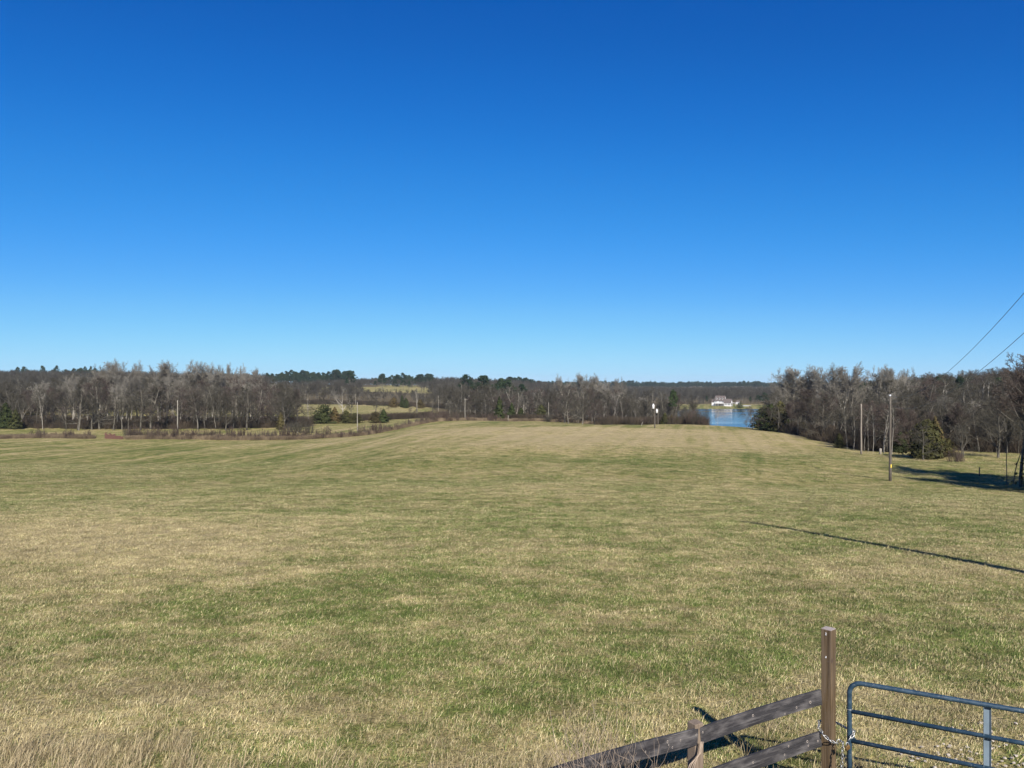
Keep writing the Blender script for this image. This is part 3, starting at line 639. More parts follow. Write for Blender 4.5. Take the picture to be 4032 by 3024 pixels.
 ('cedar', 3545, 122, 1700, 1.1, 1, 'shaded dark cedar behind the big field pole'),
 ('cedar', 3652, 107, 1650, 1.1, 2, 'large cedar with dark green base on the meadow edge'),
 ('bronze', 3682, 109, 1640, .9, 0, 'bronze topped cedar joined to the large meadow cedar'),
 ('cedar', 3610, 109, 1735, 1.1, 1, 'short green cedar left of the large meadow cedar'),
 ('cedar', 3735, 111, 1725, 1.1, 1, 'short green cedar right of the large meadow cedar'),
 ('pine', 1378, 800, 1466, 1.1, 0, 'round topped pine rising from the end of the far ridge'),
 ('pine', 1836, 560, 1477, .95, 1, 'left dark pine of the trio above the middle wood'),
 ('pine', 1900, 520, 1481, 1.25, 2, 'big round dark pine in the middle of the trio above the wood'),
 ('pine', 1972, 520, 1491, .9, 0, 'left half of the twin pines above the spire shaped cedar'),
 ('pine', 1998, 500, 1497, 1.1, 1, 'right half of the twin pines above the spire shaped cedar'),
 ('pine', 2030, 1300, 1489, 1.2, 2, 'lone pine crown on the far skyline'),
 ('pine', 2056, 440, 1514, .8, 0, 'small dark pine in the middle wood'),
 ('pine', 1478, 880, 1500, .9, 1, 'pine at the left end of the open straw hill'),
 ('pine', 1505, 900, 1472, 1.2, 0, 'tall pine behind the cut in the open straw hill'),
 ('pine', 1555, 870, 1495, 1.0, 2, 'pine in the middle of the open straw hill'),
 ('pine', 1588, 880, 1498, 1.1, 1, 'pine with a round shadow on the open straw hill'),
 ('pine', 1610, 890, 1500, 1.0, 0, 'right hand pine with a shadow on the open straw hill'),
 ('pine', 2648, 232, 1537, .6, 1, 'dark crowned pine behind the transformer poles'),
 ('pine', 2783, 732, 1558, .7, 0, 'dark evergreen on the lawn left of the white house'),
 ('pine', 3010, 715, 1546, 1.2, 2, 'large round pine on the lake shore right of the house'),
 ('pine', 2985, 722, 1556, 1.0, 1, 'pine left of the large round one on the lake shore'),
 ('pine', 2955, 730, 1562, .8, 0, 'thin pine on the far shore behind the dark trunked tree'),
 ('round', 2913, 692, 1584, 1.3, 0, 'round green evergreen on the far shore below the house'),
 ('spread', 2838, 694, 1588, .8, 0, 'small bare tree on the far shore below the house'),
 ('spread', 2760, 735, 1565, 1.0, 1, 'bare tree left of the lawn evergreen beyond the lake'),
 ('pine', 3360, 330, 1512, 1.0, 0, 'bright green pine behind the shorter field pole'),
 ('pine', 3395, 335, 1508, 1.1, 1, 'dark green pine behind the pale trunks of the right wood'),
 ('pine', 3430, 340, 1509, 1.0, 2, 'dark pine left behind the big field pole'),
 ('pine', 3695, 300, 1492, 1.2, 0, 'yellow green pine under the end of the upper power line'),
 ('pine', 3722, 305, 1495, 1.0, 1, 'dark pine beside the yellow green one on the right skyline'),
 ('pine', 3776, 300, 1485, .8, 2, 'tall narrow pine on the right skyline by the lower power line'),
 ('pine', 3930, 240, 1490, 1.0, 1, 'dark pine left behind the big right edge tree'),
 ('pine', 3965, 235, 1487, 1.0, 0, 'dark pine directly behind the big right edge tree'),
 ('pine', 95, 950, 1444, .9, 0, 'dark pine on the left skyline, largest of the scattered few'),
 ('pine', 68, 960, 1446, .7, 1, 'small dark pine left of the largest one on the left skyline'),
 ('pine', 168, 960, 1441, .8, 2, 'rounded dark pine crown on the left skyline'),
 ('pine', 223, 960, 1440, .7, 0, 'small flat pine crown right of the rounded one on the left skyline'),
 ('pine', 335, 960, 1444, .5, 1, 'tiny dark pine crown left of the tallest pale treetops'),
 ('pine', 358, 960, 1443, .5, 2, 'tiny dark pine crown nearest to the tallest pale treetops'),
]
for k, px, Y, top, wd, v, lab in SOLO:
    plant(k, px, Y, top, wid=wd, v=v, label=lab)
LANDMARK = [(22, 'the dark left edge cedar'), (168, 'the pale forked tree'), (310, 'the large low branching tree'), (449, 'the red brick wall'), (699, 'the pale hedge pole'), (888, 'the forked spreading tree'), (1106, 'the hedge bend cedar'),
            (1726, 'the thin far pole'), (1831, 'the pale hump pole'), (1966, 'the dark spire cedar'), (2160, 'the thin middle pole'), (2345, 'the wide pale limbed tree'), (2578, 'the transformer pole'), (2711, 'the lakeside cedar'),
            (3040, 'the black green evergreen'), (3160, 'the shaded low evergreen'), (3300, 'the leaning white post'), (3391, 'the shorter field pole'), (3505, 'the lone field pole'), (3652, 'the large meadow cedar'), (3785, 'the forked meadow tree'), (3856, 'the thin meadow post'), (4020, 'the big right edge tree')]
LOOK = dict(spread='spreading', low='low branching', grey='slender', slim='pale slender', red='reddish twigged', vase='upright', white='pale', shrub='brown')
ORD = 'first second third fourth fifth sixth seventh eighth ninth tenth eleventh twelfth thirteenth fourteenth fifteenth sixteenth'.split()
def relabel(noun, where, items, marks):
    """items: (px, kind, object); each is named by its order counted from the nearest landmark"""
    cnt = {}
    for px, k, o in sorted(items, key=lambda t: t[0]):
        lm = min(marks, key=lambda t: abs(t[0]-px)); cnt.setdefault((lm[1], px >= lm[0]), []).append((abs(px-lm[0]), k, o))
    for (lm, right), L in cnt.items():
        for i, (_, k, o) in enumerate(sorted(L, key=lambda t: t[0])):
            o['label'] = '%s %s %s of %s, %s' % (ORD[i], noun, 'right' if right else 'left', lm, where)
ROWS = {}
for o in list(COL.objects):
    if o.get('group', '').startswith('trees') and o.get('row_kind'): ROWS.setdefault(o['group'], []).append((o['row_px'], o['row_kind'], o))
WHERE = {'trees along the front of the left wood': 'left wood front', 'trees in the middle of the left wood': 'left wood second rank', 'trees at the back of the left wood': 'left wood back rank',
         'trees along the front of the middle wood': 'middle wood front', 'trees inside the middle wood': 'middle wood interior', 'trees where the middle wood meets the lake': 'lakeside corner of middle wood',
         'trees along the front of the right wood': 'right wood front', 'trees in the middle of the right wood': 'right wood second rank', 'trees at the back of the right wood': 'right wood back rank'}
for gname, L in ROWS.items(): relabel('bare tree', WHERE[gname], L, LANDMARK)
# shrubs of the field edge
HEDGE = [(-150, 188), (0, 187), (412, 187), (700, 187), (1000, 184), (1300, 184), (1450, 193), (1560, 200), (1700, 218), (1850, 234), (1960, 243), (2200, 250), (2480, 228)]
px = -60
while px < 1960:
    Y = interp(HEDGE, px)+random.uniform(-1.5, 2.5)
    if not 365 < px < 405 and not 412 < px < 495:
        big = random.random()
        h = (1.3+2.0*big**1.4) if px < 420 else (1.9+2.4*big**1.2) if px < 1250 else (1.7+2.2*big) if px < 1600 else (1.5+2.3*big)
        lab = ('low dark shrub in the hedge left of the red brick wall' if px < 420 else 'tall brown upright shrub in the hedge below the left wood' if px < 1130 else 'upright brown shrub in the hedge climbing toward the hump of the field' if px < 1620 else 'brown shrub in the hedge behind the top of the hump')
        plant('shrub', px, Y, h=h, wid=random.uniform(.6, 1.0), label=lab, group='bare shrubs along the far field edge')
    px += random.uniform(10, 27)
relabel('brown shrub', 'in the field edge hedge', [(o['row_px'], 'shrub', o) for o in COL.objects if o.get('group') == 'bare shrubs along the far field edge'],
        [(22, 'the left edge cedar'), (168, 'the pale forked tree'), (449, 'the red brick wall'), (600, 'the second pale treetop clump'), (699, 'the pale hedge pole'), (888, 'the forked spreading tree'), (1000, 'the last pale treetop'), (1180, 'the rounded hedge bush'), (1300, 'the biggest green cedar'), (1407, 'the pole by the twin cedars'), (1510, 'the pointed green cedar'), (1622, 'the crooked pasture tree'), (1745, 'the dark hump bush'), (1831, 'the pale hump pole')])
for px, Y, h, wd, lab in [(500, 189, 3.6, .5, 'tallest narrow brown shrub just right of the red brick wall'), (1180, 206, 4.0, 1.3, 'big rounded brown bush at the bend of the hedge'), (1150, 208, 3.4, 1.2, 'brown bush left of the big rounded one at the hedge bend'),
                          (1218, 205, 2.8, 1.0, 'low brown bush right of the big rounded one at the hedge bend'), (2158, 246, 3.4, .8, 'dark shrub at the foot of the thin middle pole'), (3760, 101, 2.1, .8, 'brown bush on the meadow right of the large cedar'),
                          (3782, 102, 1.3, .8, 'small straw coloured bush beside the brown meadow bush'), (2755, 214, 4.6, 1.0, 'tall reddish brown bush at the left end of the lake'), (2770, 211, 2.8, 1.0, 'low brown bush at the left end of the lake'),
                          (2735, 216, 5.0, .8, 'brown bush left of the reddish one at the lake'), (2540, 222, 2.6, 1.4, 'dark bush behind the leaning guy post'), (1690, 232, 3.6, .8, 'dark upright bush at the hump end of the hedge'),
                          (1745, 240, 3.5, .9, 'dark bush in the hedge left of the pale pole on the hump'), (1800, 246, 4.2, .9, 'tall dark bush just left of the pale pole on the hump')]:
    plant('bush', px, Y, h=h, wid=wd, label=lab)
# brush: low stalks and bramble under the hedge and along the feet of the woods
BRUSHM = tinted('brush_stalks', (.11, .08, .055), (.16, .12, .08), (.24, .185, .115), scale=.4)
DARKB = tinted('undergrowth_stems', (.04, .032, .023), (.058, .046, .032), (.075, .056, .039), scale=.3, noisevar=.45)
def brush_mesh(name, seed, n, r0, h, wdt, mat):
    rd = random.Random(seed); S = []
    for i in range(n):
        p = Vector((rd.uniform(-r0, r0), rd.uniform(-r0, r0), -.05)); q = p+Vector((rd.gauss(0, .22)*h, rd.gauss(0, .22)*h, h*rd.uniform(.35, 1))); S.append((p, q, wdt, wdt*.5, 0))
    return segs_mesh(name, S, mat, lambda l: 3)
bs = [brush_mesh('brush_piece_%d' % i, i, 80, .7, 1.0, .02, BRUSHM) for i in range(4)]; us = [brush_mesh('undergrowth_piece_%d' % i, 9+i, 100, 1.1, 2.2, .026, DARKB) for i in range(4)]
def along(tab, px0, px1, n, dy, dx=6):
    px = rng.uniform(px0, px1, n)+rng.normal(0, dx, n); Y = interp(tab, px)+rng.uniform(dy[0], dy[1], n); x = (px-2016)/F*Y; return np.stack([x, Y, gz(x, Y)], 1)
def stuff_scatter(name, pts, srcs, s0, s1, label, cat, attrs=None, zs=(1, 1)):
    n = len(pts); rot = np.zeros((n, 3)); rot[:, 2] = rng.uniform(0, 6.28, n); s = rng.uniform(s0, s1, n)
    o = scatter(name, pts, rot, np.stack([s, s, s*rng.uniform(*zs, n)], 1), rng.integers(0, len(srcs), n), srcs, attrs)
    return tag(o, label, cat, kind='stuff')
pb = np.concatenate([along(HEDGE, -150, 360, 420, (-2, 3)), along(HEDGE, 410, 1250, 900, (-2, 3)), along(HEDGE, 1250, 1960, 420, (-1, 2)), along(HEDGE, 1960, 2480, 200, (-1, 2))])
_q = 2016+F*pb[:, 0]/pb[:, 1]; pb = pb[~((_q > 395) & (_q < 505))]
stuff_scatter('brush', pb, bs, .5, 1.2, 'low tangle of dry brown brush under the hedge', 'brush')
WE = [(-200, 226), (500, 233), (1180, 234)]; CE = [(1790, 262), (2330, 250), (2400, 224), (2780, 216)]; RE = [(p, edge(p)) for p in (2990, 3050, 3150, 3250, 3330, 3420, 3500, 3600, 3700, 3800, 3950, 4200)]
pu = np.concatenate([along(WE, -200, 1220, 1300, (0, 40)), along(CE, 1790, 2780, 1000, (0, 34)), along([(1240, 290), (1790, 300)], 1240, 1800, 420, (0, 10)), along(RE, 3000, 4250, 1500, (3, 45)), along([(1250, 482), (1700, 500)], 1200, 1750, 500, (0, 30))])
stuff_scatter('undergrowth', pu, us, .6, 1.4, 'dark brown undergrowth along the feet of the woods', 'undergrowth')

# ---------------------------------------------------------------- utility poles and wires
def woodgrain(name, dark, light, scale=3, stretch=(9, 9, .5), rough=.85, spec=.15):
    b = NB(name); o = b.obj(); n = b.noise(b.map(o, stretch), scale, 5, .65, .4); n2 = b.noise(o, 4, 3)
    c = b.ramp(n, (.3, dark), (.7, light)); c = b.mix(b.rng(n2, .35, .7, 0, .45), c, scl3(light, 1.25)); b.bump(n, .35, .004)
    return b.done(c, rough, spec)
POLEM = woodgrain('pole_wood', (.05, .042, .034), (.12, .104, .085), 2, (6, 6, .12))
POLEP = woodgrain('pole_wood_pale', (.19, .168, .135), (.28, .255, .21), 2, (6, 6, .12))
WHITE = plain('white_paint', (.62, .61, .59), .5, .3, 0, .06)
PORC = plain('porcelain', (.8, .8, .8), .25, .5, 0, .03)
GREYM = plain('galvanised_metal', (.4, .42, .43), .42, .5, .6, .18, 30)
DARKM = plain('dark_metal', (.03, .03, .032), .5, .4)
YELL = plain('yellow_tag', (.75, .55, .06), .5)
def pole(px, Y, top, r, label, mat=POLEM, arm=0, trans=None, cap=False, lean=0, xy=None, h=None, tags=(), base=0):
    if base and xy is None: Y = foot(px, base, Y)
    b = at(px, Y) if xy is None else Vector((*xy, g1(*xy))); h = h or CAMZ-(top-1512)/F*Y-b.z
    e = empty('utility_pole', b, 0, label=label, cat='utility pole')
    ns = 7; MB().tube([(lean*h*i/ns+.015*math.sin(i*1.3), .01*math.sin(i*2.1), -.4+(h+.4)*i/ns) for i in range(ns+1)], [r*(1-.3*i/ns) for i in range(ns+1)], 10).build('shaft', mat, e)
    if arm: MB().box((arm*.35, -.12, h-.35), (abs(arm), .09, .11), 0, .01).build('crossarm', mat, e)
    if cap:
        MB().tube([(lean*h, 0, h-.01), (lean*h, 0, h+.06), (lean*h, 0, h+.09), (lean*h, 0, h+.17), (lean*h, 0, h+.2)], [.03, .05, .1, .09, .03], 10).build('insulator', PORC, e)
    if trans:
        z = CAMZ-(trans-1512)/F*Y-b.z
        t = MB().tube([(-.34, -.05, z-.5), (-.34, -.05, z-.47), (-.34, -.05, z+.42), (-.34, -.05, z+.5)], [.2, .25, .25, .16], 14).build('transformer', WHITE, e)
        MB().tube([(-.34, -.05, z+.49), (-.34, -.05, z+.62), (-.34, -.05, z+.75)], [.05, .06, .03], 8).build('bushing', PORC, t)
        MB().box((-.16, -.04, z), (.2, .06, .5)).build('bracket', GREYM, e)
    for z, s in tags: MB().box((.03, -r*.95, z), (.09, .03, s), 0, .004).build('tag', YELL, e)
    return b, h
pb_, ph_ = pole(3505, 80, 1562, .145, 'tall dark wooden pole with a white cap standing alone in the right field', cap=True, tags=((1.5, .34),), base=1893)
pole(3391, 115, 1590, .14, 'shorter grey wooden pole in front of the right wood', woodgrain('pole_wood_grey', (.12, .1, .08), (.24, .205, .165), 2, (6, 6, .12)))
pole(2578, 180, 1576, .15, 'near utility pole with a white transformer at the crest of the field', arm=-1.0, trans=1601)
pole(2591, 213, 1612, .13, 'farther small pole with a white transformer at the wood edge', trans=1619, mat=POLEM)
pole(699, 190, 1576, .125, 'pale wooden pole rising from the hedge before the left wood', POLEP)
pole(1400, 485, 1552, .12, 'thin pale pole at the far edge of the lower pasture', POLEP)
pole(1407, 205, 1584, .11, 'pale pole by the low green twin cedars', POLEP)
pole(1726, 440, 1558, .12, 'thin pale pole among trees at the left end of the middle wood', POLEP)
pole(1831, 240, 1569, .11, 'pale pole with a short arm at the left of the hump top', POLEP, arm=.9)
pole(2160, 250, 1584, .1, 'thin grey pole in the dark shrub at the hump top', POLEP)
nb_, nh_ = pole(0, 17.5, 0, .2, 'pole beyond the right edge whose long shadow crosses the field', xy=(13.8, 17.5), h=10.1, cap=True)
def wire(a, b, sag, label):
    a = Vector(a); b = Vector(b); N = 40
    pts = [a.lerp(b, i/N)-Vector((0, 0, 4*sag*(i/N)*(1-i/N))) for i in range(N+1)]
    o = MB().tube(pts, .0095, 5).build('power_line', DARKM); tag(o, label, 'power line', 'wires between the field poles')
wire((13.8, 17.5, CAMZ+4.68), (pb_.x, pb_.y, CAMZ-1.15), 1.76, 'upper black power line sloping down from the right edge of the sky')
wire((13.9, 17.5, CAMZ+3.35), (pb_.x+.05, pb_.y, CAMZ-2.1), 1.7, 'lower black power line sloping down to the lone field pole')
# stakes, stump, small posts
def stake(px, Y, top, r, label, mat, lean=(0, 0), name='fence_post', cat='post'):
    b = at(px, Y); h = CAMZ-(top-1512)/F*Y-b.z
    o = MB().tube([(0, 0, -.3), (lean[0]*h*.5, lean[1]*h*.5, h*.5), (lean[0]*h, lean[1]*h, h), (lean[0]*h, lean[1]*h, h+r*.3)], [r, r*.97, r*.92, r*.5], 8).build(name, mat); o.location = b; tag(o, label, cat)
stake(3300, 133, 1732, .07, 'leaning white post at the edge of the right wood', POLEP, (.3, 0))
stake(3466, 117, 1767, .2, 'short pale stump post by the double pale trunk', POLEP, (.04, 0), 'tree_stump', 'stump')
stake(3856, 84, 1840, .06, 'thin dark fence post standing in the right meadow', POLEM, (.02, 0))
stake(2523, 186, 1660, .06, 'leaning pale guy post left of the near transformer pole', POLEP, (.45, 0))
stake(2555, 183, 1686, .07, 'short stake at the foot of the near transformer pole', POLEM)
stake(2001, 243, 1636, .09, 'small pale post below the spire shaped cedar', POLEP)
stake(1171, 203, 1700, .08, 'short pale post in front of the rounded brown hedge bush', POLEP)
# radio mast on the far ridge
mb = at(3037, 2560); e = empty('radio_mast', mb, label='thin radio mast on the far skyline right of the lake', cat='radio mast')
mh = CAMZ-(1464-1512)/F*2560-mb.z; q = MB()
for a in range(3): q.tube([(1.1*math.cos(a*2.094), 1.1*math.sin(a*2.094), -1), (.5*math.cos(a*2.094), .5*math.sin(a*2.094), mh)], .16, 5)
q.build('legs', GREYM, e); q = MB()
for i in range(22):
    z = mh*i/22; z2 = mh*(i+1)/22; k = 1.1-.6*i/22
    for a in range(3): q.tube([(k*math.cos(a*2.094), k*math.sin(a*2.094), z), (k*math.cos((a+1)*2.094), k*math.sin((a+1)*2.094), z2)], .09, 4, False)
q.build('lattice', GREYM, e)

# ---------------------------------------------------------------- brick remnant in the hedge
BRICK = plain('old_brick', (.1, .052, .042), .9, .1, 0, .35, 3)
e = empty('brick_wall', at(449, 184.2), label='low broken red brick wall among the hedge shrubs', cat='wall')
bm_ = MB().box((0, 0, 0), (.46, .22, .14)); bmesh.ops.recalc_face_normals(bm_.bm, faces=bm_.bm.faces); bme = bpy.data.meshes.new('brick'); bm_.bm.to_mesh(bme); bm_.bm.free(); bme.materials.append(BRICK)
for r_ in range(10):
    for c_ in range(9):
        x0 = -2.1+c_*.5+(r_ % 2)*.25; topk = 9-2.2*abs(math.sin(c_*1.7))-(2.5 if c_ > 4 else 0)-(c_ > 6)
        if r_ <= topk:
            o = link('brick', bme, e); o.location = (x0, random.uniform(-.02, .02), .05+r_*.16); o.rotation_euler = (0, 0, random.uniform(-.05, .05))

# ---------------------------------------------------------------- white house on the far shore
SIDING = NB('white_siding'); SIDING = SIDING.done(SIDING.ramp(SIDING.noise(SIDING.map(SIDING.obj(), (.2, .2, 9)), 1.2, 3), (.3, (.58, .56, .55)), (.7, (.66, .645, .63))), .6, .25)
SHING = plain('shingle_roof', (.115, .095, .085), .9, .1, 0, .25, 2.5, (1, 1, 4))
GLASS = plain('window_glass', (.02, .025, .03), .12, .5)
def gable(e, x0, x1, y0, y1, z0, ze, zr, axis, names=('wall', 'roof'), over=.35):
    """walls up to the eaves with gable ends, and two roof slopes; ridge along axis"""
    if axis == 'x':
        ym = (y0+y1)/2; MB().poly([(x0, y0, z0), (x0, y1, z0), (x0, y1, ze), (x0, ym, zr), (x0, y0, ze)], (x1-x0, 0, 0)).build(names[0], SIDING, e)
        q = MB(); sl = (zr-ze)/(ym-y0); a = y0-over; za = ze-over*sl
        q.poly([(x0-over, a, za+.03), (x0-over, ym, zr+.03), (x0-over, ym, zr+.24), (x0-over, a, za+.22)], (x1-x0+2*over, 0, 0)); q.poly([(x0-over, 2*ym-a, za+.03), (x0-over, ym, zr+.035), (x0-over, ym, zr+.23), (x0-over, 2*ym-a, za+.22)], (x1-x0+2*over, 0, 0))
    else:
        xm = (x0+x1)/2; MB().poly([(x0, y0, z0), (x1, y0, z0), (x1, y0, ze), (xm, y0, zr), (x0, y0, ze)], (0, y1-y0, 0)).build(names[0], SIDING, e)
        q = MB(); sl = (zr-ze)/(xm-x0); a = x0-over; za = ze-over*sl
        q.poly([(a, y0-over, za+.03), (xm, y0-over, zr+.03), (xm, y0-over, zr+.24), (a, y0-over, za+.22)], (0, y1-y0+2*over, 0)); q.poly([(2*xm-a, y0-over, za+.03), (xm, y0-over, zr+.035), (xm, y0-over, zr+.23), (2*xm-a, y0-over, za+.22)], (0, y1-y0+2*over, 0))
    return q.build(names[1], SHING, e)
def window(e, x, y, z, w_, h_, face='y'):
    f = MB()
    if face == 'y': f.box((x, y-.03, z), (w_+.24, .08, h_+.24)).build; o = f.build('window', WHITE, e); MB().box((x-w_/4-.01, y-.08, z), (w_/2-.05, .05, h_)).build('pane', GLASS, o); MB().box((x+w_/4+.01, y-.08, z), (w_/2-.05, .05, h_)).build('pane', GLASS, o)
    else: f.box((x+.03, y, z), (.08, w_+.24, h_+.24)); o = f.build('window', WHITE, e); MB().box((x+.08, y, z), (.05, w_, h_)).build('pane', GLASS, o)
hb = at(2838, 722); hb.z -= .2
H_ = empty('white_house', hb, R(-30), label='white house with three dormers and a brown roof above the far lake shore', cat='house'); H_.scale = (.92, .92, 1.1)
gable(H_, -5.2, 4.6, -4, 4, 2.5, 4.7, 8.6, 'x')
MB().box((-.3, .2, 1.25), (9.6, 7.6, 2.5)).build('basement', plain('basement_wall_porch_shade', (.12, .11, .1), .8), H_)  # dark colour has the porch shadow painted into the lower floor
for x in (-3.3, -.4, 2.5):
    d = empty('dormer', (x, -2.9, 5.75)); d.parent = H_
    MB().poly([(-.6, -.45, 0), (.6, -.45, 0), (.6, -.45, 1.15), (0, -.45, 1.75), (-.6, -.45, 1.15)], (0, 2.2, 0)).build('dormer_wall', SIDING, d)
    q = MB(); q.poly([(-.8, -.65, .97), (0, -.65, 1.77), (0, -.65, 1.95), (-.8, -.65, 1.12)], (0, 2.6, 0)); q.poly([(.8, -.65, .97), (0, -.65, 1.775), (0, -.65, 1.94), (.8, -.65, 1.12)], (0, 2.6, 0)); q.build('dormer_roof', SHING, d)
    MB().box((0, -.48, .75), (.75, .08, .95)).build('dormer_window', GLASS, d)
for x in (-4.2, -2.9, -.4, 1.2, 2.6, 3.7): window(H_, x, -4, 3.7, .8, 1.3)
for y, z in ((-1.8, 3.9), (1.8, 3.9), (0, 6.3)): window(H_, 4.6, y, z, .9, 1.4, 'x')
MB().box((-.3, -5.3, 2.42), (10.4, 2.7, .18)).build('deck', WHITE, H_)
for i in range(7): MB().box((-5.3+i*1.66, -6.5, 1.15), (.2, .2, 2.45)).build('porch_post', WHITE, H_)
q = MB()
for i in range(42): q.box((-5.3+i*.245, -6.55, 2.95), (.05, .05, .85))
q.box((-.3, -6.55, 3.42), (10.2, .08, .08)); q.build('railing', WHITE, H_)
gable(H_, -8.6, -5.4, -2.6, 2.6, 0, 3.5, 5.5, 'x', ('side_wing_wall', 'side_wing_roof'))
gable(H_, 4.9, 11.5, -5.4, 1.0, 0, 3.0, 6.0, 'x', ('wing_wall', 'wing_roof'))
for y in (-3.9, -2.2, -.5): window(H_, 11.5, y, 1.7, .9, 1.4, 'x')
for x in (6, 7.6, 9.2, 10.6): window(H_, x, -5.4, 1.7, .8, 1.4)
MB().box((15.6, -1.8, 2.75), (7.2, 4.2, .16), 0, 0, Matrix.Rotation(.05, 4, 'Y')).build('carport_roof', WHITE, H_)
for x, y in ((13, -3.7), (15.6, -3.7), (18.8, -3.7), (18.8, .1), (15.6, .1)): MB().box((x, y, 1.3), (.18, .18, 2.7)).build('carport_post', WHITE, H_)
MB().box((-2.6, 1.4, 8.6), (.9, .7, 1.6)).build('chimney', BRICK, H_)
def shed(px, Y, w_, d_, h_, label, rz=0):
    e = empty('shed', at(px, Y), rz, label=label, cat='shed'); gable(e, -w_/2, w_/2, -d_/2, d_/2, -.3, h_*.62, h_, 'x', over=.2)
    window(e, -w_*.2, -d_/2, h_*.34, w_*.16, h_*.26); MB().box((w_*.22, -d_/2-.03, h_*.25), (w_*.22, .07, h_*.5)).build('door', DARKM, e)
shed(2905, 775, 3.0, 3, 3.6, 'small white outbuilding behind the carport of the house', R(-25))
shed(1168, 838, 4.6, 4, 4.4, 'tiny white house on the left hillside clearing')
me = mesh_np('driveway', [at(p, y, .06) for p, y in ((2918, 716), (2945, 713), (2960, 722), (2930, 727))], [(0, 1, 2, 3)], [plain('concrete', (.5, .48, .44), .8)]); tag(link('driveway', me), 'pale driveway right of the white house', 'driveway', kind='structure')

# ---------------------------------------------------------------- wooden fence in the foreground
POSTM = NB('treated_post_wood')
b = POSTM; o_ = b.obj(); n = b.noise(b.map(o_, (26, 26, 1.1)), 1.0, 5, .65, 1.2); n2 = b.noise(b.map(o_, (60, 60, 2)), 1, 3); c = b.ramp(n, (.3, (.032, .021, .012)), (.5, (.095, .062, .03)), (.72, (.16, .115, .074)))
kn = b.n('ShaderNodeVectorMath', operation='DISTANCE'); b.l(b.map(o_, (1, 1, .75)), kn.inputs[0]); kn.inputs[1].default_value = (-.028, -.05, -.155)
c = b.mix(b.rng(kn.outputs['Value'], .012, .022, 1, 0), c, (.035, .02, .013)); c = b.mix(b.rng(n2, .4, .75, 0, .4), c, (.2, .155, .12))
b.bump(n, .5, .004); POSTM = b.done(c, .75, .25)
OLDP = woodgrain('weathered_post_wood', (.105, .077, .056), (.21, .163, .122), 1.5, (30, 30, 2))
BOARDM = NB('weathered_board'); b = BOARDM; o_ = b.obj(); n = b.noise(b.map(o_, (2, 40, 40)), 1.0, 5, .7, .8); n2 = b.noise(b.map(o_, (3, 8, 8)), 1.3, 4, .6)
c = b.ramp(n, (.3, (.014, .0135, .015)), (.7, (.044, .041, .044))); n5 = b.noise(b.map(o_, (1.2, 30, 70)), 1.0, 4, .75, .5); c = b.mix(b.rng(n2, .46, .74, 0, .8), c, (.15, .138, .135)); c = b.mix(b.rng(n5, .56, .72, 0, .7), c, (.2, .185, .175)); c = b.mix(b.rng(n5, .42, .3, 0, .85), c, (.008, .007, .008)); b.bump(n5, .7, .004); BOARDM = b.done(c, .8, .25)
KNOT = plain('knot_ring', (.32, .28, .25), .8, .2); KNOTD = plain('knot_heart', (.03, .022, .018), .8, .2)
fz = Vector((2.922, 7.1, CAMZ-2.262)); fe = empty('wooden_fence', Vector((2.922, 7.1, g1(2.922, 7.1))), label='weathered dark board fence with a brown corner post beside the metal gate', cat='fence')
INV = Matrix.Translation(-fe.location)
def put(o, loc, rz=0): o.location = Vector(loc)-fe.location; o.rotation_euler = (0, 0, rz); return o
gp = put(MB().box((0, 0, -.86), (.096, .096, 1.86), 0, .004).build('corner_post', POSTM, fe), (2.922, 7.1, CAMZ-2.33), R(41.6)); gp['label'] = 'tall brown corner post with pale staples'
# z of the mesh origin is 7 cm under the top; staples on the left face (local -x after the turn)
for dz, w_ in ((-.03, .011), (-.045, .012), (-.245, .008), (-.255, .011)):
    s_ = MB().box((-.0495, .002+random.uniform(-.003, .003), .07+dz), (.004, w_, .006), 0, .0008).build('staple', PORC, gp)
cap_ = MB().box((0, 0, .0725), (.093, .093, .005)).build('end_grain', woodgrain('end_grain', (.22, .18, .16), (.36, .31, .28), 8, (4, 4, 4)), gp)
sp_ = put(MB().box((0, 0, -.5), (.098, .098, 1.2), 0, .006).build('post', OLDP, fe), (1.586, 6.65, CAMZ-3.02), R(31))
p3_ = put(MB().box((0, 0, -.5), (.098, .098, 1.2), 0, .006).build('post', OLDP, fe), (.36, 5.78, CAMZ-3.1), R(31))
p4_ = put(MB().box((0, 0, -.5), (.098, .098, 1.2), 0, .006).build('post', OLDP, fe), (-.95, 4.72, CAMZ-2.6), R(31))
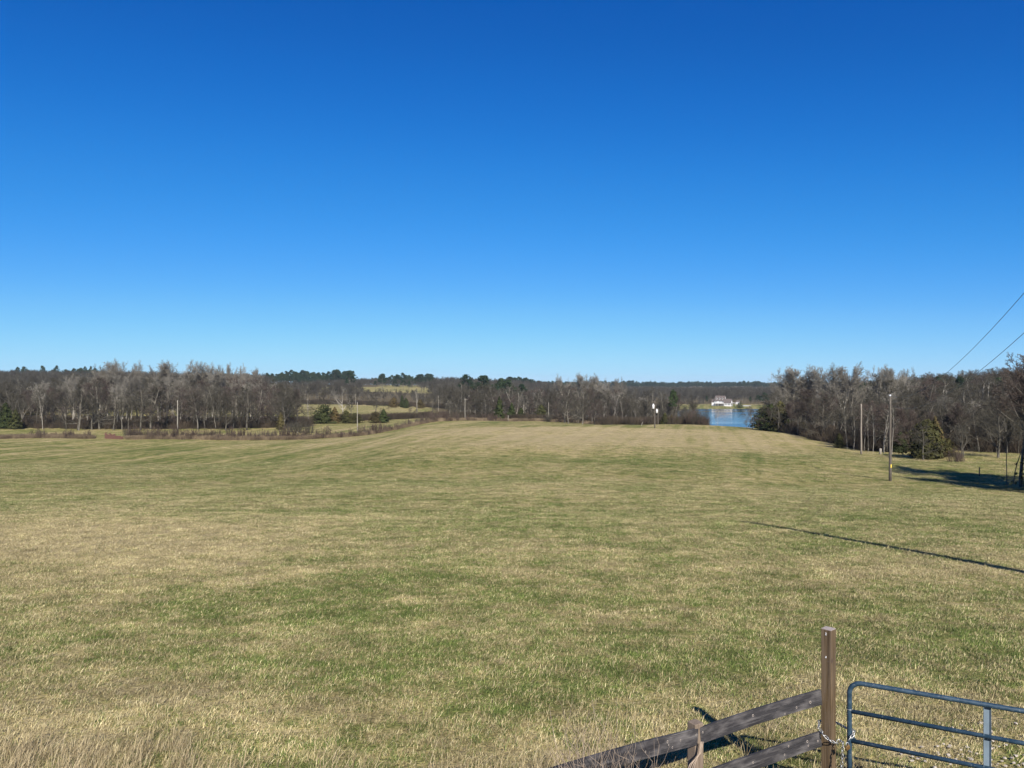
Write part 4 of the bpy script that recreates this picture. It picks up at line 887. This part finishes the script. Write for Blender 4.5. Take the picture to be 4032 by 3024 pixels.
def board(a, b, h=.14, th=.02, bow=.011, knots=(), name='board'):
    """a, b: top edge ends seen from the camera, left to right"""
    a = Vector(a); b = Vector(b); d = b-a; L = d.length; dh = Vector((d.x, d.y, 0)).normalized(); nrm = Vector((dh.y, -dh.x, 0))   # toward the camera
    q = MB(); N = 12; top = []; bot = []
    for i in range(N+1):
        t = i/N; arc = bow*4*t*(1-t)+random.uniform(-.0012, .0012); top.append((t*L, 0, arc)); bot.append((t*L, 0, arc-h+random.uniform(-.0012, .0012)))
    q.poly(top+bot[::-1], (0, th, 0)); bmesh.ops.bevel(q.bm, geom=[e for e in q.bm.edges if e.is_boundary is False and abs(e.calc_face_angle(0)) > 1], offset=.002, segments=1, affect='EDGES')
    o = q.build(name, BOARDM, fe); ex = d.normalized(); ey = -nrm; ez = ex.cross(ey)
    M = Matrix((ex, ey, ez)).transposed().to_4x4(); M.translation = a-fe.location; o.matrix_local = M
    for t, v, r_ in knots:
        k = MB().tube([(0, .004, 0), (0, -.0012, 0)], r_, 12).build('knot', KNOT, o); k.location = (t*L, 0, bow*4*t*(1-t)-v*h); k.scale = (1, 1, 1.35)
        k2 = MB().tube([(0, .003, 0), (0, -.0022, 0)], r_*.6, 10).build('knot', KNOTD, o); k2.location = k.location; k2.scale = (1, 1, 1.3)
    return o
A1 = (1.612, 6.605, CAMZ-2.955); B1 = (2.832, 7.05, CAMZ-2.803)
board(A1, B1, knots=((.02, .32, 0.0067), (.42, .34, 0.0083), (.90, .62, 0.0097), (.78, .7, 0.0075), (.68, .88, 0.0060)))
board((.31, 5.63, CAMZ-2.81), (1.600, 6.6, CAMZ-2.958), knots=((.985, .35, 0.0075), (.86, .45, 0.0067), (.76, .35, 0.0090), (.77, .55, 0.0060), (.80, .75, 0.0067), (.6, .6, 0.0067)), bow=.014)
board((-.95, 4.62, CAMZ-2.62), (.30, 5.622, CAMZ-2.808))
board((1.612, 6.605, CAMZ-3.345), (2.826, 7.045, CAMZ-3.185), knots=((.97, .55, 0.0075), (.88, .35, 0.0090), (.885, .65, 0.0067), (.72, .25, 0.0067), (.68, .7, 0.0067), (.42, .5, 0.0075)), bow=.004)
board((.31, 5.63, CAMZ-3.19), (1.600, 6.6, CAMZ-3.35)); board((1.612, 6.605, CAMZ-3.7), (2.826, 7.045, CAMZ-3.56)); board((-.95, 4.62, CAMZ-2.99), (.30, 5.622, CAMZ-3.187))

# ---------------------------------------------------------------- tubular steel gate, chain, padlock
GATEM = NB('gate_paint'); b = GATEM; o_ = b.obj(); n = b.noise(b.map(o_, (3, 9, 9)), 3, 4); n2 = b.noise(o_, 40, 3)
c = b.ramp(n, (.35, (.013, .033, .055)), (.7, (.03, .06, .09))); c = b.mix(b.rng(n2, .6, .72, 0, .45), c, (.2, .22, .22)); n6 = b.noise(o_, 9, 5, .75); c = b.mix(b.rng(n6, .66, .72, 0, .8), c, (.1, .05, .028)); GATEM = b.done(c, b.rng(n, .3, .7, .38, .6), .45)
ge = empty('metal_gate', Vector((3.05, 6.95, g1(3.05, 6.95))), label='dark blue green tubular steel gate chained to the brown fence post', cat='gate')
BRACEM = plain('pale_brace_paint', (.15, .195, .235), .6, .35, 0, .22, 9)  # braces are paler than the frame and rails
gd = Vector((.879, -.477, 0)).normalized(); GL = 3.6; zt = CAMZ-2.69; zb = zt-1.06
G = lambda s, z, n=0: Vector((3.05, 6.95, 0))-ge.location+gd*s+Vector((-gd.y, gd.x, 0))*-n+Vector((0, 0, z))
def arc(s0, z0, r, a0, a1, k=7): return [G(s0+r*math.cos(a0+(a1-a0)*i/k), z0+r*math.sin(a0+(a1-a0)*i/k)) for i in range(k+1)]
fr = [G(0, zb), G(0, zt-.6)]+arc(.1, zt-.1, .1, PI, PI/2)+[G(GL*.33, zt), G(GL*.66, zt)]+arc(GL-.1, zt-.1, .1, PI/2, 0)+[G(GL, zb)]
MB().tube(fr, .0212, 14).build('frame', GATEM, ge)
for k in range(1, 5): MB().tube([G(.015, zt-.265*k), G(GL*.5, zt-.265*k), G(GL-.015, zt-.265*k)], .0185, 12).build('rail', GATEM, ge)
for s in (1.062, 2.3):
    q = MB(); L_ = zt-zb-.02; cz = (zt+zb)/2-.01; rz = math.atan2(gd.y, gd.x)
    q.box(G(s, cz, -.024), (.056, .004, L_), rz); q.box(G(s-.0262, cz, -.0035), (.0036, .037, L_), rz); q.box(G(s+.0262, cz, -.017), (.0036, .011, L_), rz)
    q.build('brace', BRACEM, ge)
MB().tube([G(0, zt-.245), G(0, zt-.25)], .0235, 14).build('weld_ring', GREYM, ge)
MB().poly([G(.018, zt-.47, -.003), G(.018, zt-.53, -.003), G(.07, zt-.53, -.003)], Vector((-gd.y, gd.x, 0))*.006).build('gusset', GATEM, ge)
# chain
CHAINM = plain('bright_chain_steel', (.40, .40, .39), .4, .5, .85, .2, 60)
q = MB(); lk = [(.0155*math.cos(a)+.0125*(1 if math.cos(a) > 0 else -1)*0, 0, 0) for a in (0,)]
path = [Vector((.010*math.cos(a), 0, .012*(1 if math.sin(a) > 0 else -1)+.010*math.sin(a))) for a in [PI*(i+.5)/5 for i in range(10)]]
q.tube(path, .0038, 5, False, True); bmesh.ops.recalc_face_normals(q.bm, faces=q.bm.faces); LINK = bpy.data.meshes.new('link'); q.bm.to_mesh(LINK); q.bm.free(); LINK.materials.append(CHAINM)
ce = empty('chain', P(3325, 2928, 6.88), label='bright steel chain looped round the brown post and the gate', cat='chain')
def chain(pts, step=.0335):
    pts = [Vector(p) for p in pts]; out = []; acc = 0
    for a, b in zip(pts, pts[1:]):
        L = (b-a).length; t = -acc
        while t+step <= L+1e-6: t += step; out.append((a.lerp(b, (t-step/2)/L if L else 0), (b-a).normalized()))
        acc = L-t
    for i, (p, d) in enumerate(out):
        o = link('link', LINK, ce); u = d.orthogonal().normalized(); u = Matrix.Rotation((i % 2)*PI/2+random.uniform(-.3, .3), 3, d) @ u; v = d.cross(u)
        M = Matrix((u, v, d)).transposed().to_4x4(); M.translation = p-ce.location; o.matrix_local = M
chain([P(3305, 2914, 7.0), P(3290, 2926, 6.975), P(3262, 2912, 6.972), P(3238, 2888, 7.01), P(3224, 2862, 7.06), P(3227, 2840, 7.14), P(3262, 2832, 7.22), P(3293, 2845, 7.14), P(3312, 2857, 7.05), P(3330, 2866, 6.985), P(3352, 2870, 6.98), P(3362, 2882, 6.92), P(3356, 2898, 6.9), P(3332, 2924, 6.885)])
chain([P(3306, 2915, 7.0), P(3320, 2925, 6.9)]); chain([P(3320, 2926, 6.885), P(3317, 2960, 6.88), P(3312, 3075, 6.87)])
BRASS = plain('weathered_brass', (.25, .15, .06), .42, .5, .7, .3, 40)
pe = empty('padlock', P(3337, 2938, 6.87), R(20), label='small brown brass padlock closing the chain on the gate', cat='padlock')
MB().box((0, 0, -.012), (.046, .02, .038), 0, .004, Matrix.Rotation(-.35, 4, 'Y')).build('body', BRASS, pe)
MB().tube([(-.016, 0, .004), (-.018, 0, .02), (-.008, 0, .034), (.006, 0, .032), (.013, 0, .018), (.012, 0, .002)], .0036, 7).build('shackle', GREYM, pe)

# ---------------------------------------------------------------- grass of the field, dry stalks, stones
m = NB('grass_blades'); g = m.attr('green', 'INSTANCER'); f, n2, n3 = greenness(m, g); rb = m.attr('rb'); rv = m.attr('rv')
isg = m.math('LESS_THAN', rb, m.rng(f, .1, .95, .05, .95))
straw = m.ramp(rv, (0, (.14, .11, .046)), (.3, (.27, .222, .105)), (.75, (.375, .312, .16)), (1, (.52, .445, .265)))
grn = m.ramp(rv, (0, (.045, .066, .016)), (.5, (.094, .126, .03)), (1, (.18, .205, .06)))
thatch_shade = m.math('MULTIPLY', m.math('MULTIPLY', m.rng(m.rand(), 0, 1, .68, 1.22), m.rng(m.noise(m.pos(), .8, 5, .7), .36, .62, .86, 1.32)), m.rng(m.noise(m.pos(), 3.0, 4, .7), .35, .6, .78, 1.14))  # tuft and thatch tone, with shade between blades painted in
sv = m.n('ShaderNodeVectorMath', operation='SCALE'); m.l(m.mix(isg, straw, grn), sv.inputs[0]); m.l(thatch_shade, sv.inputs['Scale'])
GRASSM = m.done(sv.outputs[0], .75, .2)
def tuft(name, seed, n, rad, h0, h1, wd, mat, tilt=(15, 65)):
    r = np.random.default_rng(seed); V, Fc, RB, RV = [], [], [], []
    for i in range(n):
        a = r.uniform(0, 6.28); q = rad*math.sqrt(r.uniform()); b0 = np.array([q*math.cos(a), q*math.sin(a), -.01]); az = r.uniform(0, 6.28); tl = R(r.uniform(*tilt)); L = r.uniform(h0, h1)
        d = np.array([math.sin(tl)*math.cos(az), math.sin(tl)*math.sin(az), math.cos(tl)]); sd = np.array([-math.sin(az+.6), math.cos(az+.6), 0])*wd*r.uniform(.6, 1.3)
        tl2 = min(tl+R(r.uniform(5, 35)), 1.5); d2 = np.array([math.sin(tl2)*math.cos(az), math.sin(tl2)*math.sin(az), math.cos(tl2)])
        mm = b0+d*L*.55; tp = mm+d2*L*.45; k = len(V); V += [b0-sd, b0+sd, mm-sd*.8, mm+sd*.8, tp]; Fc += [(k, k+1, k+3), (k, k+3, k+2), (k+2, k+3, k+4)]
        RB += [r.uniform()]*5; RV += [r.uniform()]*5
    me = mesh_np(name, np.array(V), np.array(Fc), [mat]); fattr(me, 'rb', RB); fattr(me, 'rv', RV); return me
TUFTS = [tuft('tuft_%d' % i, i, 55, .17, .04, .10, .0032, GRASSM) for i in range(8)]
def wedge(y0, y1, dens, t0=-.75, t1=.75):
    n = int(dens*.5*(t1-t0)*(y1**2-y0**2)); Y = np.sqrt(rng.uniform(y0**2, y1**2, n)); t = rng.uniform(t0, t1, n); return np.stack([t*Y, Y], 1)
def field(name, bands, label):
    pts, S = [], []
    for y0, y1, dens, s0, s1, sz in bands:
        p = wedge(y0, y1, dens); pts.append(np.c_[p, gz(p[:, 0], p[:, 1])]); s = rng.uniform(s0, s1, len(p)); S.append(np.stack([s, s, s*sz*rng.uniform(.7, 1.3, len(p))], 1))
    pts = np.concatenate(pts); S = np.concatenate(S); keep = ~in_woods(2016+F*pts[:, 0]/pts[:, 1], pts[:, 1]); pts, S = pts[keep], S[keep]; n = len(pts)
    rot = np.stack([rng.normal(0, .08, n), rng.normal(0, .08, n), rng.uniform(0, 6.28, n)], 1)
    o = scatter(name, pts, rot, S, rng.integers(0, len(TUFTS), n), TUFTS, {'green': green_map(pts[:, 0], pts[:, 1], pts[:, 2])}); tag(o, label, 'grass', kind='stuff')
field('grass', [(5.5, 10, 80, .6, 1.05, .9), (10, 15, 64, .65, 1.1, .85), (15, 24, 40, .8, 1.2, .8), (24, 40, 20, 1.0, 1.5, .7), (40, 70, 8, 1.4, 2.1, .55), (70, 120, 2.5, 2, 3.2, .4)], 'short mixed straw and green winter grass covering the field')
m = NB('dry_stalks'); rv = m.attr('rv'); STALKM = m.done(m.ramp(rv, (0, (.17, .125, .07)), (.5, (.31, .245, .135)), (1, (.48, .40, .25))), .75, .2)
STK = [tuft('stalk_%d' % i, 40+i, 24, .16, .12, .40, .0022, STALKM, (5, 50)) for i in range(5)]
pp = []
for n, t0, t1, y0, y1 in ((190, -.72, -.42, 6.5, 8.7), (100, -.72, -.2, 6.5, 8.3), (90, -.45, .2, 6.2, 8.1), (80, -.1, .2, 6.2, 8.3), (40, .1, .5, 7.5, 9.5)):
    Y = rng.uniform(y0, y1, n); t = rng.uniform(t0, t1, n); pp.append(np.c_[t*Y, Y, gz(t*Y, Y)])
stuff_scatter('tall_grass', np.concatenate(pp), STK, .6, 1.15, 'longer dry straw grass on the near bank', 'tall grass')
rd = random.Random(5)
def weed(px, py, Y, h, label, n=9):
    b = Vector(((px-2016)/F*Y, Y, 0)); b.z = g1(b.x, b.y); q = MB()
    top = P(px, py, Y).z-b.z
    for i in range(n):
        a = rd.uniform(0, 6.28); d = Vector((math.cos(a)*.16, math.sin(a)*.16, 1)).normalized(); L = top*rd.uniform(.7, 1.02); p0 = Vector((math.cos(a)*.03, math.sin(a)*.03, -.02)); pts = [p0]
        for k in range(5): d = (d+Vector((rd.gauss(0, .07), rd.gauss(0, .07), .02))).normalized(); pts.append(pts[-1]+d*L/5)
        q.tube(pts, [.0032, .003, .0026, .0022, .0018, .0012], 4, False)
        for k in (2, 3, 4, 4, 5):
            dd = rot_from(d, R(rd.uniform(25, 50)), rd.uniform(0, 6.28)); q.tube([pts[k], pts[k]+dd*L*.12, pts[k]+(dd+Vector((0, 0, .3)))*L*.2], [.002, .0015, .001], 3, False)
    o = q.build('dry_weed', WEEDM); o.location = b; tag(o, label, 'weed', 'dry weeds in front of the board fence')
WEEDM = plain('dry_weed_stems', (.30, .235, .18), .85, .1, 0, .3, 12)
for px, py, Y, lb in ((2330, 2885, 5.9, 'dry branched weed at the left end of the visible fence board'), (2375, 2850, 5.75, 'tallest dry weed before the left fence board'), (2420, 2900, 6.0, 'dry weed crossing the left fence board'),
                      (2470, 2925, 5.7, 'short dry weed under the middle of the left fence board'), (2300, 2940, 5.5, 'low dry weed at the bottom edge before the fence board'), (2510, 2960, 5.8, 'dry weed nearest to the short fence post')):
    weed(px, py, Y, 1, lb)
q = MB()
for dx, d2 in ((0, -.09), (.01, -.05), (.025, -.12), (-.01, -.02)): q.tube([P(2762+dx*300, 2920, 6.52), P(2755+dx*200, 2965, 6.51), P(2740+d2*200, 3010, 6.5), P(2725+d2*300, 3090, 6.5)], [.003, .004, .004, .005], 5)
tag(q.build('dry_vine', WEEDM), 'pale dry vine stalks leaning on the short fence post', 'vine')
STONEM = plain('pale_gravel', (.36, .315, .26), .85, .2, 0, .3, 30)
st = []
for i in range(4):
    r_ = np.random.default_rng(70+i); bm = bmesh.new(); bmesh.ops.create_icosphere(bm, subdivisions=1, radius=.03)
    for v in bm.verts: v.co *= r_.uniform(.7, 1.2); v.co.z *= .55
    me = bpy.data.meshes.new('stone'); bm.to_mesh(me); bm.free(); me.materials.append(STONEM); st.append(me)
n = 95; Y = np.clip(rng.normal(8.4, .42, n), 7.4, 9.3); t = np.clip(rng.normal(.585, .05, n), .48, .72); stuff_scatter('gravel', np.c_[t*Y, Y, gz(t*Y, Y)+.025], st, .3, .95, 'scattered pale gravel stones in the grass behind the gate', 'gravel')

# ---------------------------------------------------------------- thin winter haze over the whole place
HZ = bpy.data.materials.new('haze_air'); HZ.use_nodes = True; t_ = HZ.node_tree; t_.nodes.clear(); ho = t_.nodes.new('ShaderNodeOutputMaterial'); pv = t_.nodes.new('ShaderNodeVolumePrincipled')
pv.inputs['Color'].default_value = (.72, .84, 1, 1); pv.inputs['Density'].default_value = .000055; pv.inputs['Anisotropy'].default_value = 0; t_.links.new(pv.outputs[0], ho.inputs['Volume'])
z0, z1 = -5.5, 85
hm = MB().box((0, 3450, (z0+z1)/2), (20400, 7400, z1-z0)); ho_ = hm.build('haze', HZ); tag(ho_, 'faint blue haze in the air toward the far ridges', 'haze', kind='stuff')
